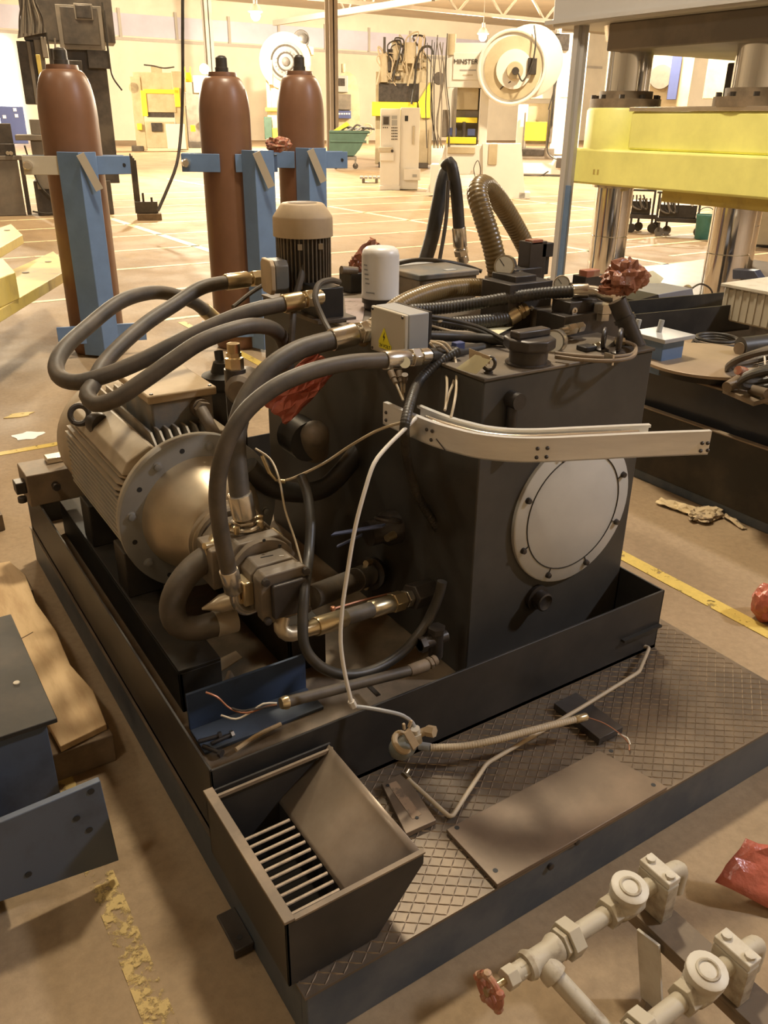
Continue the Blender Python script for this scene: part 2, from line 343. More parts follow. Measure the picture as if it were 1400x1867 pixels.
# roof trusses: chords and webs
def truss(n, a, b, z0, z1, bays, wd=0.14):
    a, b = Vector(a), Vector(b); t = bpy.data.objects.new('trim_%d' % n, None); COL.objects.link(t); t.location = (a.x, a.y, z0); t['kind'] = 'structure'
    t['label'] = 'grey steel roof truss spanning under the roof deck'
    MW[t.name] = Matrix.Translation(t.location)
    up, lw = Vector((0,0,z1)), Vector((0,0,z0))
    M().bar(a+lw, b+lw, wd, wd).build('bottom_chord', trussm, t); M().bar(a+up, b+up, wd, wd).build('top_chord', trussm, t)
    for i in range(bays):
        p, q = a.lerp(b, i/bays), a.lerp(b, (i+1)/bays); mid = (p+q)/2
        M().bar(p+lw, mid+up, wd*0.6, wd*0.6).build('web', trussm, t); M().bar(mid+up, q+lw, wd*0.6, wd*0.6).build('web', trussm, t)
truss(1, (-14, 47, 0), (64, 47, 0), 7.6, 9.3, 22, 0.2)
truss(2, (-14, 38, 0), (64, 38, 0), 7.6, 9.3, 22, 0.18)
truss(3, (-10, 30, 0), (64, 30, 0), 7.6, 9.3, 20, 0.16)
truss(4, (-10, 23, 0), (60, 23, 0), 7.4, 9.0, 20, 0.14)
truss(5, (16, 12, 0), (16, 57, 0), 7.8, 9.3, 16, 0.16)
truss(6, (32, 12, 0), (32, 57, 0), 7.8, 9.3, 16, 0.16)
# building columns
def column(n, px, py, wd, top=9.4):
    g = W(px, py, z=0); h = wd/2; m = M()
    m.box(g.x-h, g.x+h, g.y-h, g.y-h+0.05, 0, top); m.box(g.x-h, g.x+h, g.y+h-0.05, g.y+h, 0, top); m.box(g.x-0.03, g.x+0.03, g.y-h, g.y+h, 0, top)
    return m.build('trim_%d' % n, trussm)
for n, a in ((7, (607, 285, 0.42)), (8, (393, 262, 0.5))):
    o = struct(column(n, *a)); o['label'] = 'steel H-section building column rising to the roof'
o = M().bar(W(500, 42, z=7.2), W(790, -4, z=7.2), .22, .3).build('trim_9', trussm); struct(o); o['label'] = 'long beige roof beam running up to the right'
# open roller door full of daylight at the far left
dayl = mat('daylight_opening', (0.9, 0.92, 1), 0.6, var=0, emit=((0.93, 0.96, 1.0), 5))
g = W(20, 262, z=0)
d1 = M().box(g.x-4.0, g.x+2.4, YB-0.3, YB-0.2, 0, 6.2).build('door_1', dayl); struct(d1); d1['label'] = 'open doorway letting in white daylight'
# ================================================================ THE POWER UNIT: skid, pan, tank
sk = thing('skid_base', 'blue-grey steel skid with diamond tread deck under the black pan', 'skid', (1.15, 1.9, 0))
SX0, SX1, SY0, SY1, SZ = 0.41, 1.885, 0.852, 3.0, 0.14
M().box(SX0, SX1, SY0, SY0+0.02, 0.0, SZ-0.006).build('front_channel', skidb, sk, 0.003)
M().box(SX0, SX0+0.02, SY0+0.02, SY1, 0.0, SZ-0.006).build('side_channel', skidb, sk, 0.003)
M().box(SX1-0.02, SX1, SY0+0.02, SY1, 0.0, SZ-0.006).build('side_channel', skidb, sk, 0.003)
M().box(SX0, SX1, SY1-0.02, SY1, 0.0, SZ-0.006).build('rear_channel', skidb, sk, 0.003)
M().box(SX0-0.004, SX1+0.004, SY0-0.004, SY1, SZ-0.006, SZ).build('deck_plate', tread, sk)
for q in ((1050, 1527), (1002, 1572)):
    p = W(q[0], q[1]+6, y=SY0); M().lathe(p, (0,-1,0), [(-0.004, 0.008), (0.006, 0.008), (0.007, 0.006)], 12).build('bolt', dsteel, sk)
# raised diamond lattice, short ridges
m = M(); ch = 0.0235
def ridge(x, y, sgn):
    L, wd, h = ch*0.54, 0.0016, 0.0022
    dx, dy = L*0.80, sgn*L*0.60; nx, ny = -dy/L*wd, dx/L*wd
    if not (SX0 < x < SX1 and SY0 < y < 1.33): return
    if y > 1.25 and x < 1.75: return
    m.add([(x-dx,y-dy,SZ),(x+nx,y+ny,SZ),(x+dx,y+dy,SZ),(x-nx,y-ny,SZ),(x-dx*0.7,y-dy*0.7,SZ+h),(x+dx*0.7,y+dy*0.7,SZ+h)],
          [(0,3,4),(3,2,5,4),(2,1,5),(1,0,4,5)])
px, py = ch*0.80*2, ch*0.60*2
for i in range(int((SX1-SX0)/px)+2):
    for j in range(int(0.5/py)+2):
        X, Y = SX0+i*px, SY0+j*py
        for ox, oy in ((0, 0), (px/2, py/2)):
            ridge(X+ox+px/4, Y+oy+py/4, 1); ridge(X+ox-px/4, Y+oy+py/4, -1)
m.build('tread_pattern', treadr, sk, kind='stuff')
g = W(440, 1700, z=0.012)
lug = M().box(SX0-0.04, SX0, 1.075, 1.172, 0.022, 0.030).box(SX0-0.04, SX0, 1.08, 1.088, 0.0, 0.022).build('anchor_lug', dsteel, sk, 0.002)
M().cyl((SX0-0.02, 1.10, 0.0295), (SX0-0.02, 1.10, 0.0308), 0.006).build('bolt_hole', inkb, lug)
# drip pan
pn = thing('drip_pan', 'long black steel drip pan holding the motor and oil tank', 'pan', (1.08, 2.0, SZ))
PX0, PX1, PY0, PY1, PZ = 0.412, 1.753, 1.248, 2.98, 0.33
M().box(PX0, PX1, PY0, PY1, SZ, SZ+0.012).build('pan_floor', dust, pn)
M().box(PX0, PX1, PY0, PY0+0.006, SZ, PZ).build('front_wall', blk, pn, 0.0015)
M().box(PX0, PX0+0.006, PY0, PY1, SZ, PZ).build('side_wall', blk, pn, 0.0015)
M().box(PX1-0.006, PX1, PY0, PY1, SZ, PZ).build('side_wall', blk, pn, 0.0015)
M().box(PX0, PX1, PY1-0.006, PY1, SZ, PZ).build('rear_wall', blkd, pn, 0.0015)
M().box(1.60, 1.752, PY0-0.012, PY0, 0.215, 0.222).build('end_seam', blkd, pn)
# oil tank
TX0, TX1, TY0, TY1, TZ0, TZ1 = 1.182, 1.742, 1.402, 2.56, 0.152, 0.972
tk = thing('oil_tank', 'black rectangular hydraulic oil tank with round pale access cover', 'tank', (1.46, 2.0, TZ0))
M().box(TX0, TX1, TY0, TY1, TZ0, TZ1).build('shell', tankp, tk, 0.004)
M().box(TX0-0.004, TX1+0.004, TY0-0.004, TY1, TZ1, TZ1+0.008).build('top_plate', topd, tk, 0.002)
cc = W(1040, 915, y=TY0); CXX, CZZ, CR = 1.507, 0.575, 0.205
M().lathe((CXX, TY0, CZZ), (0,-1,0), [(0.0, CR), (0.010, CR), (0.013, CR-0.004)], 56).build('access_cover', cover, tk); acv = bpy.data.objects['access_cover']
m = M().torus((CXX, TY0-0.0135, CZZ), (0,1,0), CR*0.80, 0.0018, 56, 6)
m.build('cover_groove', blkd, acv)
for k in range(8):
    a = math.radians(22+45*k); p = Vector((CXX+math.cos(a)*CR*0.90, TY0, CZZ+math.sin(a)*CR*0.90))
    M().lathe(p, (0,-1,0), [(0.012, 0.009), (0.014, 0.009), (0.022, 0.007), (0.023, 0.004)], 10).build('cover_bolt', dsteel, acv)
    q = Vector((CXX+math.cos(a)*CR*0.80, TY0-0.0145, CZZ+math.sin(a)*CR*0.80))
    M().bar(q, q+Vector((math.cos(a), 0, math.sin(a)))*CR*0.14, 0.002, 0.002).build('cover_slot', blkd, acv)
p = W(985, 1093, y=TY0-0.02)
M().lathe((p.x, TY0, p.z), (0,-1,0), [(0, 0.036), (0.012, 0.036), (0.014, 0.026), (0.04, 0.026), (0.042, 0.022), (0.036, 0.012)], 20).build('drain_plug', dsteel, tk)
p = W(928, 745, y=TY0)
M().cyl((p.x, TY0-0.012, p.z+0.025), (p.x, TY0-0.012, p.z-0.12), 0.013).lathe((p.x, TY0-0.035, p.z+0.025), (0,1,0), [(0, 0.02), (0.04, 0.02)], 14).build('level_gauge', dsteel, tk)
# back reservoir shelf behind the tank (same black steel), carries filters and the small motor
# ---- breather, eye bolts, gauges on the tank top
ZT = TZ1+0.008
def eyebolt(name, p, d, R, r, m_, lab, axis=None, base=True):
    t = thing(name, lab, 'eye bolt', p)
    p = Vector(p); d = Vector(d).normalized(); ax = axis or d.orthogonal()
    M().lathe(p, d, [(0, R*0.75), (R*0.25, R*0.75), (R*0.45, r*1.3), (R*0.7, r*1.1)], 14).build('shank', m_, t)
    M().torus(p+d*(R*0.55+R), ax, R, r, 22, 8).build('ring', m_, t)
    return t
g = W(890, 680, z=ZT); eyebolt('lifting_eye', (g.x, g.y, ZT), (0,0,1), 0.0145, 0.0042, dsteel, 'black lifting eye at the tank corner with paper tag', Vector((0.75,0.6,-0.2)))
t = thing('paper_tag', 'yellowish folded paper tag tied to the tank corner eye', 'tag', (g.x-0.03, g.y, ZT))
a, b2, c2, d2 = W(832, 672, z=ZT+0.004), W(866, 647, z=ZT+0.045), W(897, 654, z=ZT+0.045), W(868, 682, z=ZT+0.004)
M().prism([a, b2, c2, d2], (0.0006, 0.0006, 0.0008)).build('card', paper, t)
M().tube(spline([c2.lerp(d2, .4), W(890, 668, z=ZT+0.03)]), 0.0012, 6).build('string', wirec, t)
a, b2, c2, d2 = W(855, 635, z=ZT+0.055), W(893, 650, z=ZT+0.05), W(893, 664, z=ZT+0.03), W(855, 655, z=ZT+0.03)
tag(M().prism([a, b2, c2, d2], (0.001, 0.001, 0)).build('cardboard_label', tanl), 'small tan cardboard label standing behind the paper tag', 'tag')
g = W(962, 662, z=ZT)
t = thing('filler_cap', 'squat dark hexagonal filler breather cap on tank top', 'cap', (g.x, g.y, ZT))
M().lathe((g.x, g.y, ZT), (0,0,1), [(0, 0.055), (0.004, 0.055), (0.005, 0.046), (0.035, 0.046)], 24).build('neck', dsteel, t)
M().lathe((g.x, g.y, ZT+0.035), (0,0,1), [(0, 0.056), (0.006, 0.062), (0.026, 0.062), (0.03, 0.056)], 8).build('cap_body', dsteel, t, 0.002)
M().box(g.x-0.05, g.x+0.05, g.y-0.017, g.y+0.017, ZT+0.064, ZT+0.082).build('grip_bar', dsteel, t, 0.004)
def gauge(p, face, r, lab, stem=0.05, depth=0.03):
    """round dial gauge: centre p, face direction"""
    p = Vector(p); f = Vector(face).normalized(); t = thing('pressure_gauge', lab, 'gauge', p-Vector((0,0,r+stem)))
    M().lathe(p-f*depth*0.5, f, [(0, r*0.9), (depth*0.2, r), (depth, r), (depth, r*0.9), (depth*0.92, r*0.88)], 26).build('case', nick, t)
    M().lathe(p-f*depth*0.5, f, [(depth*0.9, r*0.87), (depth*0.94, r*0.87)], 26).build('dial', glass, t)
    u = f.cross(Vector((0,0,1))).normalized(); M().bar(p+f*depth*0.47, p+f*depth*0.47+(u*0.5+Vector((0,0,0.6)))*r, r*0.06, r*0.03, f).build('needle', inkb, t)
    M().cyl(p-Vector((0,0,r*0.9)), p-Vector((0,0,r+stem)), r*0.2).hexn(p-Vector((0,0,r*0.95)), p-Vector((0,0,r*1.3)), r*0.3).build('stem', zinc, t)
    return t
g = W(1012, 640, z=ZT); gauge(W(1013, 622, y=g.y)+Vector((0,0,0.0)), (-0.95, -0.4, 0.12), 0.029, 'nickel pressure gauge beside the hexagonal filler cap', 0.02)
g = W(922, 585, z=ZT); gauge(W(922, 485, y=g.y), (-0.85, -0.5, 0.15), 0.030, 'pressure gauge on a tall stem beside the olive hose', 0.10)
g = W(1025, 570, z=ZT); gauge(W(1024, 517, y=g.y), (-0.7, -0.7, 0.1), 0.024, 'pressure gauge behind the black hose with bent end', 0.05)
# ---- manifold blocks with directional valves along the right edge of the tank
def at(px, py, x): return W(px, py, x=x)
mb = thing('valve_manifold', 'dark steel valve manifold block near the tank right rear', 'manifold', (1.62, 1.88, ZT))
def pbox(t, name, px0, px1, pyt, pyb, y, dy, m_, bev=0.002):
    """upright box whose front face (plane y) covers these pixels"""
    a, b_ = W(px0, pyt, y=y), W(px1, pyb, y=y); x0, x1 = sorted((a.x, b_.x)); z0, z1 = sorted((a.z, b_.z))
    return M().box(x0, x1, y, y+dy, z0, z1).build(name, m_, t, bev)
pbox(mb, 'lower_block', 930, 1000, 520, 600, 1.74, 0.12, dsteel)
pbox(mb, 'upper_block', 940, 975, 505, 545, 1.76, 0.10, dsteel)
pbox(mb, 'valve_body', 941, 985, 492, 530, 1.83, 0.07, dsteel)
pbox(mb, 'spool_housing', 968, 992, 442, 508, 1.84, 0.05, dsteel)
pbox(mb, 'red_cap', 970, 990, 438, 445, 1.84, 0.03, redw)
pbox(mb, 'solenoid', 990, 1008, 444, 468, 1.84, 0.04, blk); pbox(mb, 'solenoid_stem', 992, 999, 466, 500, 1.85, 0.02, blk)
p = W(948, 500, y=1.83); M().lathe(p, (0,-1,0), [(0, 0.011), (0.004, 0.011), (0.004, 0.005), (0.001, 0.005)], 14).build('port', nick, mb)
p = W(987, 525, y=1.78); M().lathe((p.x, 1.78, p.z-0.02), (0,0,1), [(0, 0.026), (0.014, 0.026), (0.016, 0.022), (0.034, 0.022), (0.036, 0.018), (0.03, 0.012)], 20).build('port_fitting', nick, mb)
p = W(968, 562, y=1.735); M().lathe(p, (0,-1,0), [(0, 0.007), (0.006, 0.006)], 10).build('bolt', zinc, mb)
mc = thing('frame_block', 'small dark square plate standing between the two manifolds', 'bracket', (1.6, 1.75, ZT))
pbox(mc, 'left_cheek', 985, 995, 572, 605, 1.70, 0.05, topd); pbox(mc, 'top_bar', 985, 1030, 566, 576, 1.70, 0.05, topd); pbox(mc, 'inner_plate', 994, 1030, 575, 603, 1.73, 0.02, blk)
m2 = thing('control_manifold', 'dark steel control manifold block under the red-wrapped fitting', 'manifold', (1.66, 1.62, ZT))
pbox(m2, 'base_block', 1030, 1130, 578, 636, 1.60, 0.11, dsteel)
pbox(m2, 'valve_body', 1040, 1085, 552, 580, 1.62, 0.07, dsteel); pbox(m2, 'valve_tower', 1068, 1098, 505, 560, 1.66, 0.05, dsteel); pbox(m2, 'brown_cap', 1070, 1093, 494, 505, 1.66, 0.03, redw)
p = W(1046, 567, y=1.62); M().lathe(p, (0,-1,0), [(0, 0.010), (0.004, 0.010), (0.004, 0.005), (0.001, 0.005)], 14).build('port', nick, m2)
p = W(1097, 575, y=1.60); M().hexn(p-Vector((0,0,0.012)), p+Vector((0,0,0.006)), 0.022).hexn(p+Vector((0,0,0.008)), p+Vector((0,0,0.032)), 0.027).build('hex_fitting', nick, m2)
p = W(1022, 605, y=1.56); q = W(1062, 595, y=1.58)
M().cyl(p, q, 0.010).hexn(p.lerp(q, .3), p.lerp(q, .6), 0.015).hexn(p.lerp(q, .7), p.lerp(q, .95), 0.014).build('elbow_line', nick, m2)
g = W(1165, 655, z=ZT); eyebolt('lifting_eye', (g.x-0.01, g.y+0.06, ZT), (0,0,1), 0.024, 0.006, dsteel, 'grey lifting eye at the tank right front edge', Vector((0.6,-0.8,0)))
g = W(1098, 640, z=ZT); eyebolt('lifting_eye', (g.x, g.y, ZT+0.0), (0,0,1), 0.022, 0.005, dsteel, 'dark lifting eye in front of the control manifold', Vector((0.6,-0.8,0)))
# diagonal cylinder with elbow, wrapped in film
t = thing('cartridge_pipe', 'sloping grey pipe stub holding up the crumpled red film', 'pipe', W(1160, 630, z=ZT))
a, b2 = W(1125, 548, y=1.5), W(1160, 632, y=1.45)
M().cyl(a, b2, 0.024).lathe(a.lerp(b2, .35), b2-a, [(0, 0.028), (0.012, 0.028)], 18).build('pipe', dsteel, t)
M().cyl(a+Vector((0.018, -0.005, -0.02)), b2+Vector((0.02, -0.004, 0.0)), 0.010).build('side_tube', dsteel, t)
# small fitting block with copper tube
p = W(1070, 640, y=1.47)
t = thing('sensor_block', 'small black sensor block with yellow fitting on tank top', 'sensor', (p.x, 1.47, ZT))
M().box(p.x-0.02, p.x+0.02, 1.455, 1.49, ZT, p.z+0.014).build('body', blk, t, 0.002)
a = W(1082, 632, y=1.47); M().hexn(a, a+Vector((0.022, 0.0, 0.003)), 0.008).build('fitting', zinc, t)
M().tube(spline([a+Vector((.02,0,0)), W(1100, 640, y=1.47), W(1130, 618, y=1.47), W(1150, 607, y=1.48), W(1165, 610, y=1.5)], .01), 0.006, 8).build('cable', hoseb, t)
# twin thin tubes looping on the tank front edge
for k, (dz, lab) in enumerate(((0.0, 'lower thin brown tube looping along the tank front edge'), (0.009, 'upper thin brown tube looping along the tank front edge'))):
    z = ZT+0.012
    pts = [W(1012, 650-6*k, z=z), W(1060, 656-7*k, z=z), W(1112, 658-7*k, z=z), W(1148, 653-6*k, z=z), W(1159, 640-3*k, z=z), W(1154, 628, z=z), W(1138, 622+2*k, z=z)]
    t = thing('thin_tube', lab, 'tube', pts[0])
    M().tube(spline(pts, .012), 0.0048, 8).build('tube', dust, t)
    M().hexn(pts[-1], pts[-1]+Vector((-0.02, 0.012, 0.002)), 0.009).build('nut', zinc, t)
p = W(1110, 655, z=ZT+.012); tag(M().box(p.x-0.003, p.x+0.003, p.y-0.014, p.y+0.014, ZT, ZT+0.026).build('tube_clip', nick), 'tiny metal clip pinning the thin tubes', 'clip')
# ---- warning box
bx = thing('junction_box', 'cream and grey electrical box with yellow 24 volt warning sticker', 'electrical box', (1.2, 1.75, ZT))
Yb = 1.70
A, B, Cc, D = W(676, 556, y=1.80), W(738, 576, y=1.655), W(738, 650, y=1.655), W(676, 640, y=1.80)
zt, zb = (A.z+B.z)/2, (Cc.z+D.z)/2
A.z = B.z = zt; Cc.z = D.z = zb-0.004; Cc.x, Cc.y, D.x, D.y = B.x, B.y, A.x, A.y
nrm = (B-A).cross(D-A).normalized(); nrm = -nrm if nrm.dot(CAM-A) < 0 else nrm
back = -nrm*0.062
M().prism([A, B, Cc, D], -nrm*0.012).build('lid', creamb, bx, 0.003)
M().prism([A-nrm*.013, B-nrm*.013, Cc-nrm*.013, D-nrm*.013], back).build('enclosure', greyb, bx, 0.003)
e0 = -nrm*0.0755
M().prism([A+e0, B+e0, Cc+e0, D+e0], -nrm*0.008).build('back_plate', blk, bx)
def onlid(u, v, off=0.001): return A+(B-A)*u+(D-A)*v+nrm*off
M().prism([onlid(.42, .40), onlid(.25, .75), onlid(.60, .75)], nrm*0.0006).build('warning_sticker', yels, bx)
M().prism([onlid(.27, .75), onlid(.64, .75), onlid(.64, .87), onlid(.27, .87)], nrm*0.0006).build('sticker_strip', yels, bx)
M().prism([onlid(.445, .49, .0022), onlid(.40, .62, .0022), onlid(.43, .62, .0022), onlid(.41, .71, .0022), onlid(.46, .59, .0022), onlid(.43, .59, .0022)], nrm*0.0003).build('bolt_mark', inkb, bx)
ux = (B-A).normalized(); uz = Vector((0,0,1)); mwt = Matrix((ux, uz, nrm)).transposed().to_4x4(); mwt.translation = onlid(.455, .81, .002)
text_mesh('24 VOLT', 0.0125, inkb, bx, mwt, 0.0002)
for u, v in ((.06, .06), (.94, .06), (.06, .94), (.94, .94)):
    M().lathe(onlid(u, v, 0), nrm, [(0, 0.004), (0.002, 0.0035)], 8).build('lid_screw', dsteel, bx)
# ---- spin-on filter and its head
g = W(693, 545, z=ZT+0.03)
t = thing('oil_filter', 'white spin-on oil filter canister standing on the tank', 'filter', (g.x, g.y, ZT))
r = 0.0565; z0 = ZT+0.035
M().lathe((g.x, g.y, z0), (0,0,1), [(0, r*.98), (0.002, r*1.02), (0.008, r*1.02), (0.010, r), (0.125, r), (0.140, r*.93), (0.148, r*.75), (0.151, 0.01)], 36).build('canister', white, t)
M().lathe((g.x, g.y, ZT), (0,0,1), [(0, 0.05), (0.02, 0.05), (0.021, 0.056), (0.035, 0.056)], 24).build('filter_head', dsteel, t)
fd = (CAM-Vector((g.x, g.y, HC))).normalized(); a0 = math.atan2(fd.y, fd.x)
for k in range(5):
    a = a0-0.9+0.04*k; p = Vector((g.x+math.cos(a)*(r+.0004), g.y+math.sin(a)*(r+.0004), z0+0.10-0.013*k))
    M().bar(p-Vector((0,0,0.002)), p+Vector((0,0,0.002)), 0.016, 0.0004, Vector((math.cos(a), math.sin(a), 0))).build('print_mark', greyb, t)
p = Vector((g.x+math.cos(a0-.55)*(r+.0004), g.y+math.sin(a0-.55)*(r+.0004), z0+0.022))
M().bar(p-Vector((0,0,0.0015)), p+Vector((0,0,0.0015)), 0.03, 0.0004, Vector((math.cos(a0-.55), math.sin(a0-.55), 0))).build('print_mark', greyb, t)
# ---- small vertical motor
g = W(556, 548, z=ZT+0.03); gx, gy = g.x, g.y; r = 0.082
vm = thing('vertical_motor', 'small upright electric motor with tan domed fan cowl', 'motor', (gx, gy, ZT))
M().lathe((gx, gy, ZT), (0,0,1), [(0, .07), (.012, .07), (.014, .05), (.045, .05), (.047, .074), (.06, .074)], 28).build('adapter', mott, vm)
M().lathe((gx, gy, ZT+.06), (0,0,1), [(0, r*.86), (.165, r*.86)], 28).build('stator', dsteel, vm)
for k in range(40):
    a = 2*math.pi*k/40; d = Vector((math.cos(a), math.sin(a), 0)); c0 = Vector((gx, gy, ZT+.065))
    M().bar(c0+d*r*.915, c0+d*r*.915+Vector((0,0,.155)), .0035, r*.13, d).build('cooling_fin', pumpm, vm)
M().lathe((gx, gy, ZT+.217), (0,0,1), [(0, r*1.06), (.050, r*1.06), (.056, r*1.03), (.086, r*.77), (.090, r*.7), (.091, 0.01)], 36).build('fan_cowl', tanl, vm)
M().lathe((gx, gy, ZT+.308), (0,0,1), [(0, r*.52), (.001, r*.5)], 24).build('cowl_grille', dust, vm)
cdv = Vector((-gx, -gy, 0)).normalized(); sdv = Vector((cdv.y, -cdv.x, 0)); sdv = sdv if sdv.dot(Vector(R3.col[0])) > 0 else -sdv
bc = Vector((gx, gy, ZT+.115))+cdv*.065-sdv*.068
for nme, m_, o0, o1, hw, hh in (('terminal_box', termb, -.01, .03, .045, .046), ('terminal_lid', tanl, .031, .045, .047, .048)):
    dvv = (cdv*.35-sdv*.94).normalized(); svv = Vector((-dvv.y, dvv.x, 0))
    M().prism([bc+dvv*o0+svv*a*hw+Vector((0,0,b_*hh)) for a, b_ in ((-1,-.7),(-.7,-1),(.7,-1),(1,-.7),(1,.7),(.7,1),(-.7,1),(-1,.7))], dvv*(o1-o0)).build(nme, m_, vm, 0.003)
for u, v in ((-.12, .195), (.6, .195), (.65, .09), (-.12, .085), (.25, .08)):
    p = Vector((gx, gy, ZT+v))+cdv*(r*.99*math.sqrt(max(0, 1-u*u)))+sdv*r*u
    M().bar(p-Vector((0,0,.008)), p+Vector((0,0,.008)), .013, .008, cdv).build('mounting_pad', mott, vm)
# pump block beside it
g = W(606, 560, z=ZT)
pb = thing('pump_block', 'matte black pump block at foot of the upright motor', 'pump', (1.22, 2.06, ZT))
a, b2 = W(583, 527, y=2.08), W(627, 578, y=2.08)
M().box(a.x, b2.x, 2.08, 2.2, ZT, a.z).build('body', blk, pb, 0.003)
M().box(a.x-0.02, b2.x+0.03, 2.06, 2.22, ZT, ZT+0.012).build('foot_plate', topd, pb, 0.002)
# lilac clean patch cover
g0, g1, g2, g3 = W(628, 545, z=ZT+.002), W(668, 545, z=ZT+.002), W(660, 590, z=ZT+.002), W(632, 590, z=ZT+.002)
M().prism([g0, g1, g2, g3], (0, 0, .002)).build('clean_paint_patch', mat('scuffed_mauve_primer', (.36, .28, .25), .5, scale=25, col2=(.16, .12, .09), lo=.55, hi=.65), tk)
# low box with lid and film-covered fitting behind the filter
bk = thing('sealed_box', 'flat grey lidded terminal box behind the olive hose', 'electrical box', W(815, 500, x=1.66))
a = W(765, 505, y=2.16); b2 = W(868, 525, y=2.16)
M().box(a.x, b2.x, 2.16, 2.34, ZT, a.z-.012).build('case', pumpm, bk, .003)
M().box(a.x-.006, b2.x+.006, 2.154, 2.346, a.z-.012, a.z+.006).build('lid', termb, bk, .004)
p = W(820, 491, z=a.z+.008); M().box(p.x-.02, p.x+.02, p.y-.012, p.y+.012, a.z+.006, a.z+.0075).build('lid_plate', greyb, bk)
bk2 = thing('rear_box', 'pale blue-grey flat box behind the white filter', 'box', W(780, 485, x=1.66))
a = W(728, 487, y=2.40); b2 = W(795, 520, y=2.40)
M().box(a.x, b2.x, 2.40, 2.52, ZT, a.z-.01).build('case', blk, bk2, .003); M().box(a.x-.004, b2.x+.004, 2.395, 2.525, a.z-.01, a.z+.004).build('lid', greyb, bk2, .002)
rm_ = thing('rear_manifold', 'black manifold block with stub pipe behind the white filter', 'manifold', W(690, 520, z=ZT))
a = W(640, 500, y=2.42); b2 = W(690, 530, y=2.42)
M().box(a.x, b2.x, 2.42, 2.5, ZT, a.z).build('body', blk, rm_, .003); p = W(622, 492, y=2.43); M().cyl(p, W(650, 494, y=2.43), .013).build('stub', pumpm, rm_)
# ================================================================ MOTOR, BELL HOUSING, PUMPS
MX, MZ, MY = 0.703, 0.529, 2.0
def mp(dx, y, dz): return Vector((MX+dx, y, MZ+dz))
mo = thing('electric_motor', 'large finned electric motor lying in the pan, dusty grey tan', 'motor', (MX, 2.35, 0.28))
M().lathe(mp(0, 2.02, 0), (0,1,0), [(0, .165), (.58, .165)], 40).build('stator_frame', dust, mo)
M().lathe(mp(0, 2.6, 0), (0,1,0), [(0, .195), (.015, .205), (.12, .205), (.16, .185), (.165, .05)], 44).build('fan_cowl', mott, mo)
M().lathe(mp(0, 2.008, 0), (0,1,0), [(0, .218), (.02, .218), (.035, .18)], 56).build('end_shield', motg, mo)
n = 17
for i in range(n):                      # horizontal fins on the camera side and their mirror
    dz = -0.15+i*(0.262/(n-1)); ext = math.sqrt(max(0.0, .212**2-dz**2)); ext = min(ext, .196)
    cham = .05 if i > n-5 else .02
    for sgn in (-1, 1):
        x0, x1 = sgn*.12, sgn*ext
        M().prism([mp(x0, 2.035, dz-.003), mp(x1*.86, 2.035, dz-.003), mp(x1, 2.035+cham, dz-.003), mp(x1, 2.61, dz-.003), mp(x0, 2.61, dz-.003)], (0,0,.006)).build('cooling_fin', mott if i > n-4 else motg, mo)
for sgn in (-1, 1):                      # sloping shoulder pads that carry the lifting eyes
    M().prism([mp(sgn*.182, 2.05, .125), mp(sgn*.165, 2.05, .16), mp(sgn*.10, 2.05, .195), mp(sgn*.085, 2.05, .185), mp(sgn*.10, 2.05, .11)], (0,.555,0)).build('shoulder_pad', mott, mo, .004)
for i in range(7):                      # upright fins on top
    dx = -0.075+i*0.025
    M().prism([mp(dx-.003, 2.06, .12), mp(dx-.003, 2.06, .17), mp(dx-.003, 2.11, .207), mp(dx-.003, 2.61, .207), mp(dx-.003, 2.61, .12)], (.006,0,0)).build('cooling_fin', motg, mo)
for dx in (-.15, .15):
    for y in (2.12, 2.48): M().box(MX+dx-.05, MX+dx+.05, y-.05, y+.05, .278, .42).build('foot', blkd, mo, .004)
a, b2 = W(268, 715, y=2.14), W(394, 690, y=2.14); zl = .832
M().box(a.x+.01, b2.x-.01, 2.15, 2.40, .70, zl-.03).build('terminal_box', termb, mo, .006)
tl = M().box(a.x, b2.x, 2.14, 2.42, zl-.03, zl-.006).build('terminal_lid', tanl, mo, .005)
for x in (a.x+.015, b2.x-.015):
    for y in (2.155, 2.405): M().lathe((x, y, zl-.007), (0,0,1), [(0, .006), (.004, .005)], 8).build('screw', dsteel, tl)
M().prism([Vector((a.x-.03, 2.13, .70)), Vector((b2.x, 2.13, .70)), Vector((b2.x+.02, 2.13, .64)), Vector((a.x-.05, 2.13, .66))], (0,.29,0)).build('box_saddle', termb, mo, .004)
p = W(367, 745, y=2.13); M().cyl(p+Vector((0,.03,0)), p+Vector((0,-.005,0)), .027).hexn(p+Vector((0,-.005,0)), p+Vector((0,-.025,0)), .025).build('cable_gland', pumpm, mo)
def meyebolt():
    b_ = W(178, 772, x=.556); c_ = W(145, 756, x=.525); t = thing('motor_lifting_eye', 'dark cast lifting eye ring on the big motor shoulder', 'eye bolt', b_)
    M().lathe(b_-(c_-b_).normalized()*.012, c_-b_, [(0, .03), (.012, .034), (.03, .03), (.04, .016), (.05, .014)], 16).build('shank', dsteel, t)
    M().torus(c_, (-.4, -.75, .45), .027, .009, 24, 8).build('ring', dsteel, t)
meyebolt()
bh = thing('bell_housing', 'cast aluminium bell housing bolted between motor and pumps', 'housing', (MX, 1.9, .3))
M().lathe(mp(0, 1.982, 0), (0,1,0), [(0, .216), (.003, .222), (.022, .222), (.025, .216)], 64).build('flange', flg, bh)
M().lathe(mp(0, 1.984, 0), (0,-1,0), [(0, .165), (.02, .158), (.05, .150), (.10, .130), (.14, .108), (.16, .098), (.165, .098), (.168, .103), (.176, .103), (.179, .095), (.186, .095), (.19, .085), (.2, .075)], 56).build('cone', bell, bh)
bfl = bpy.data.objects['flange']
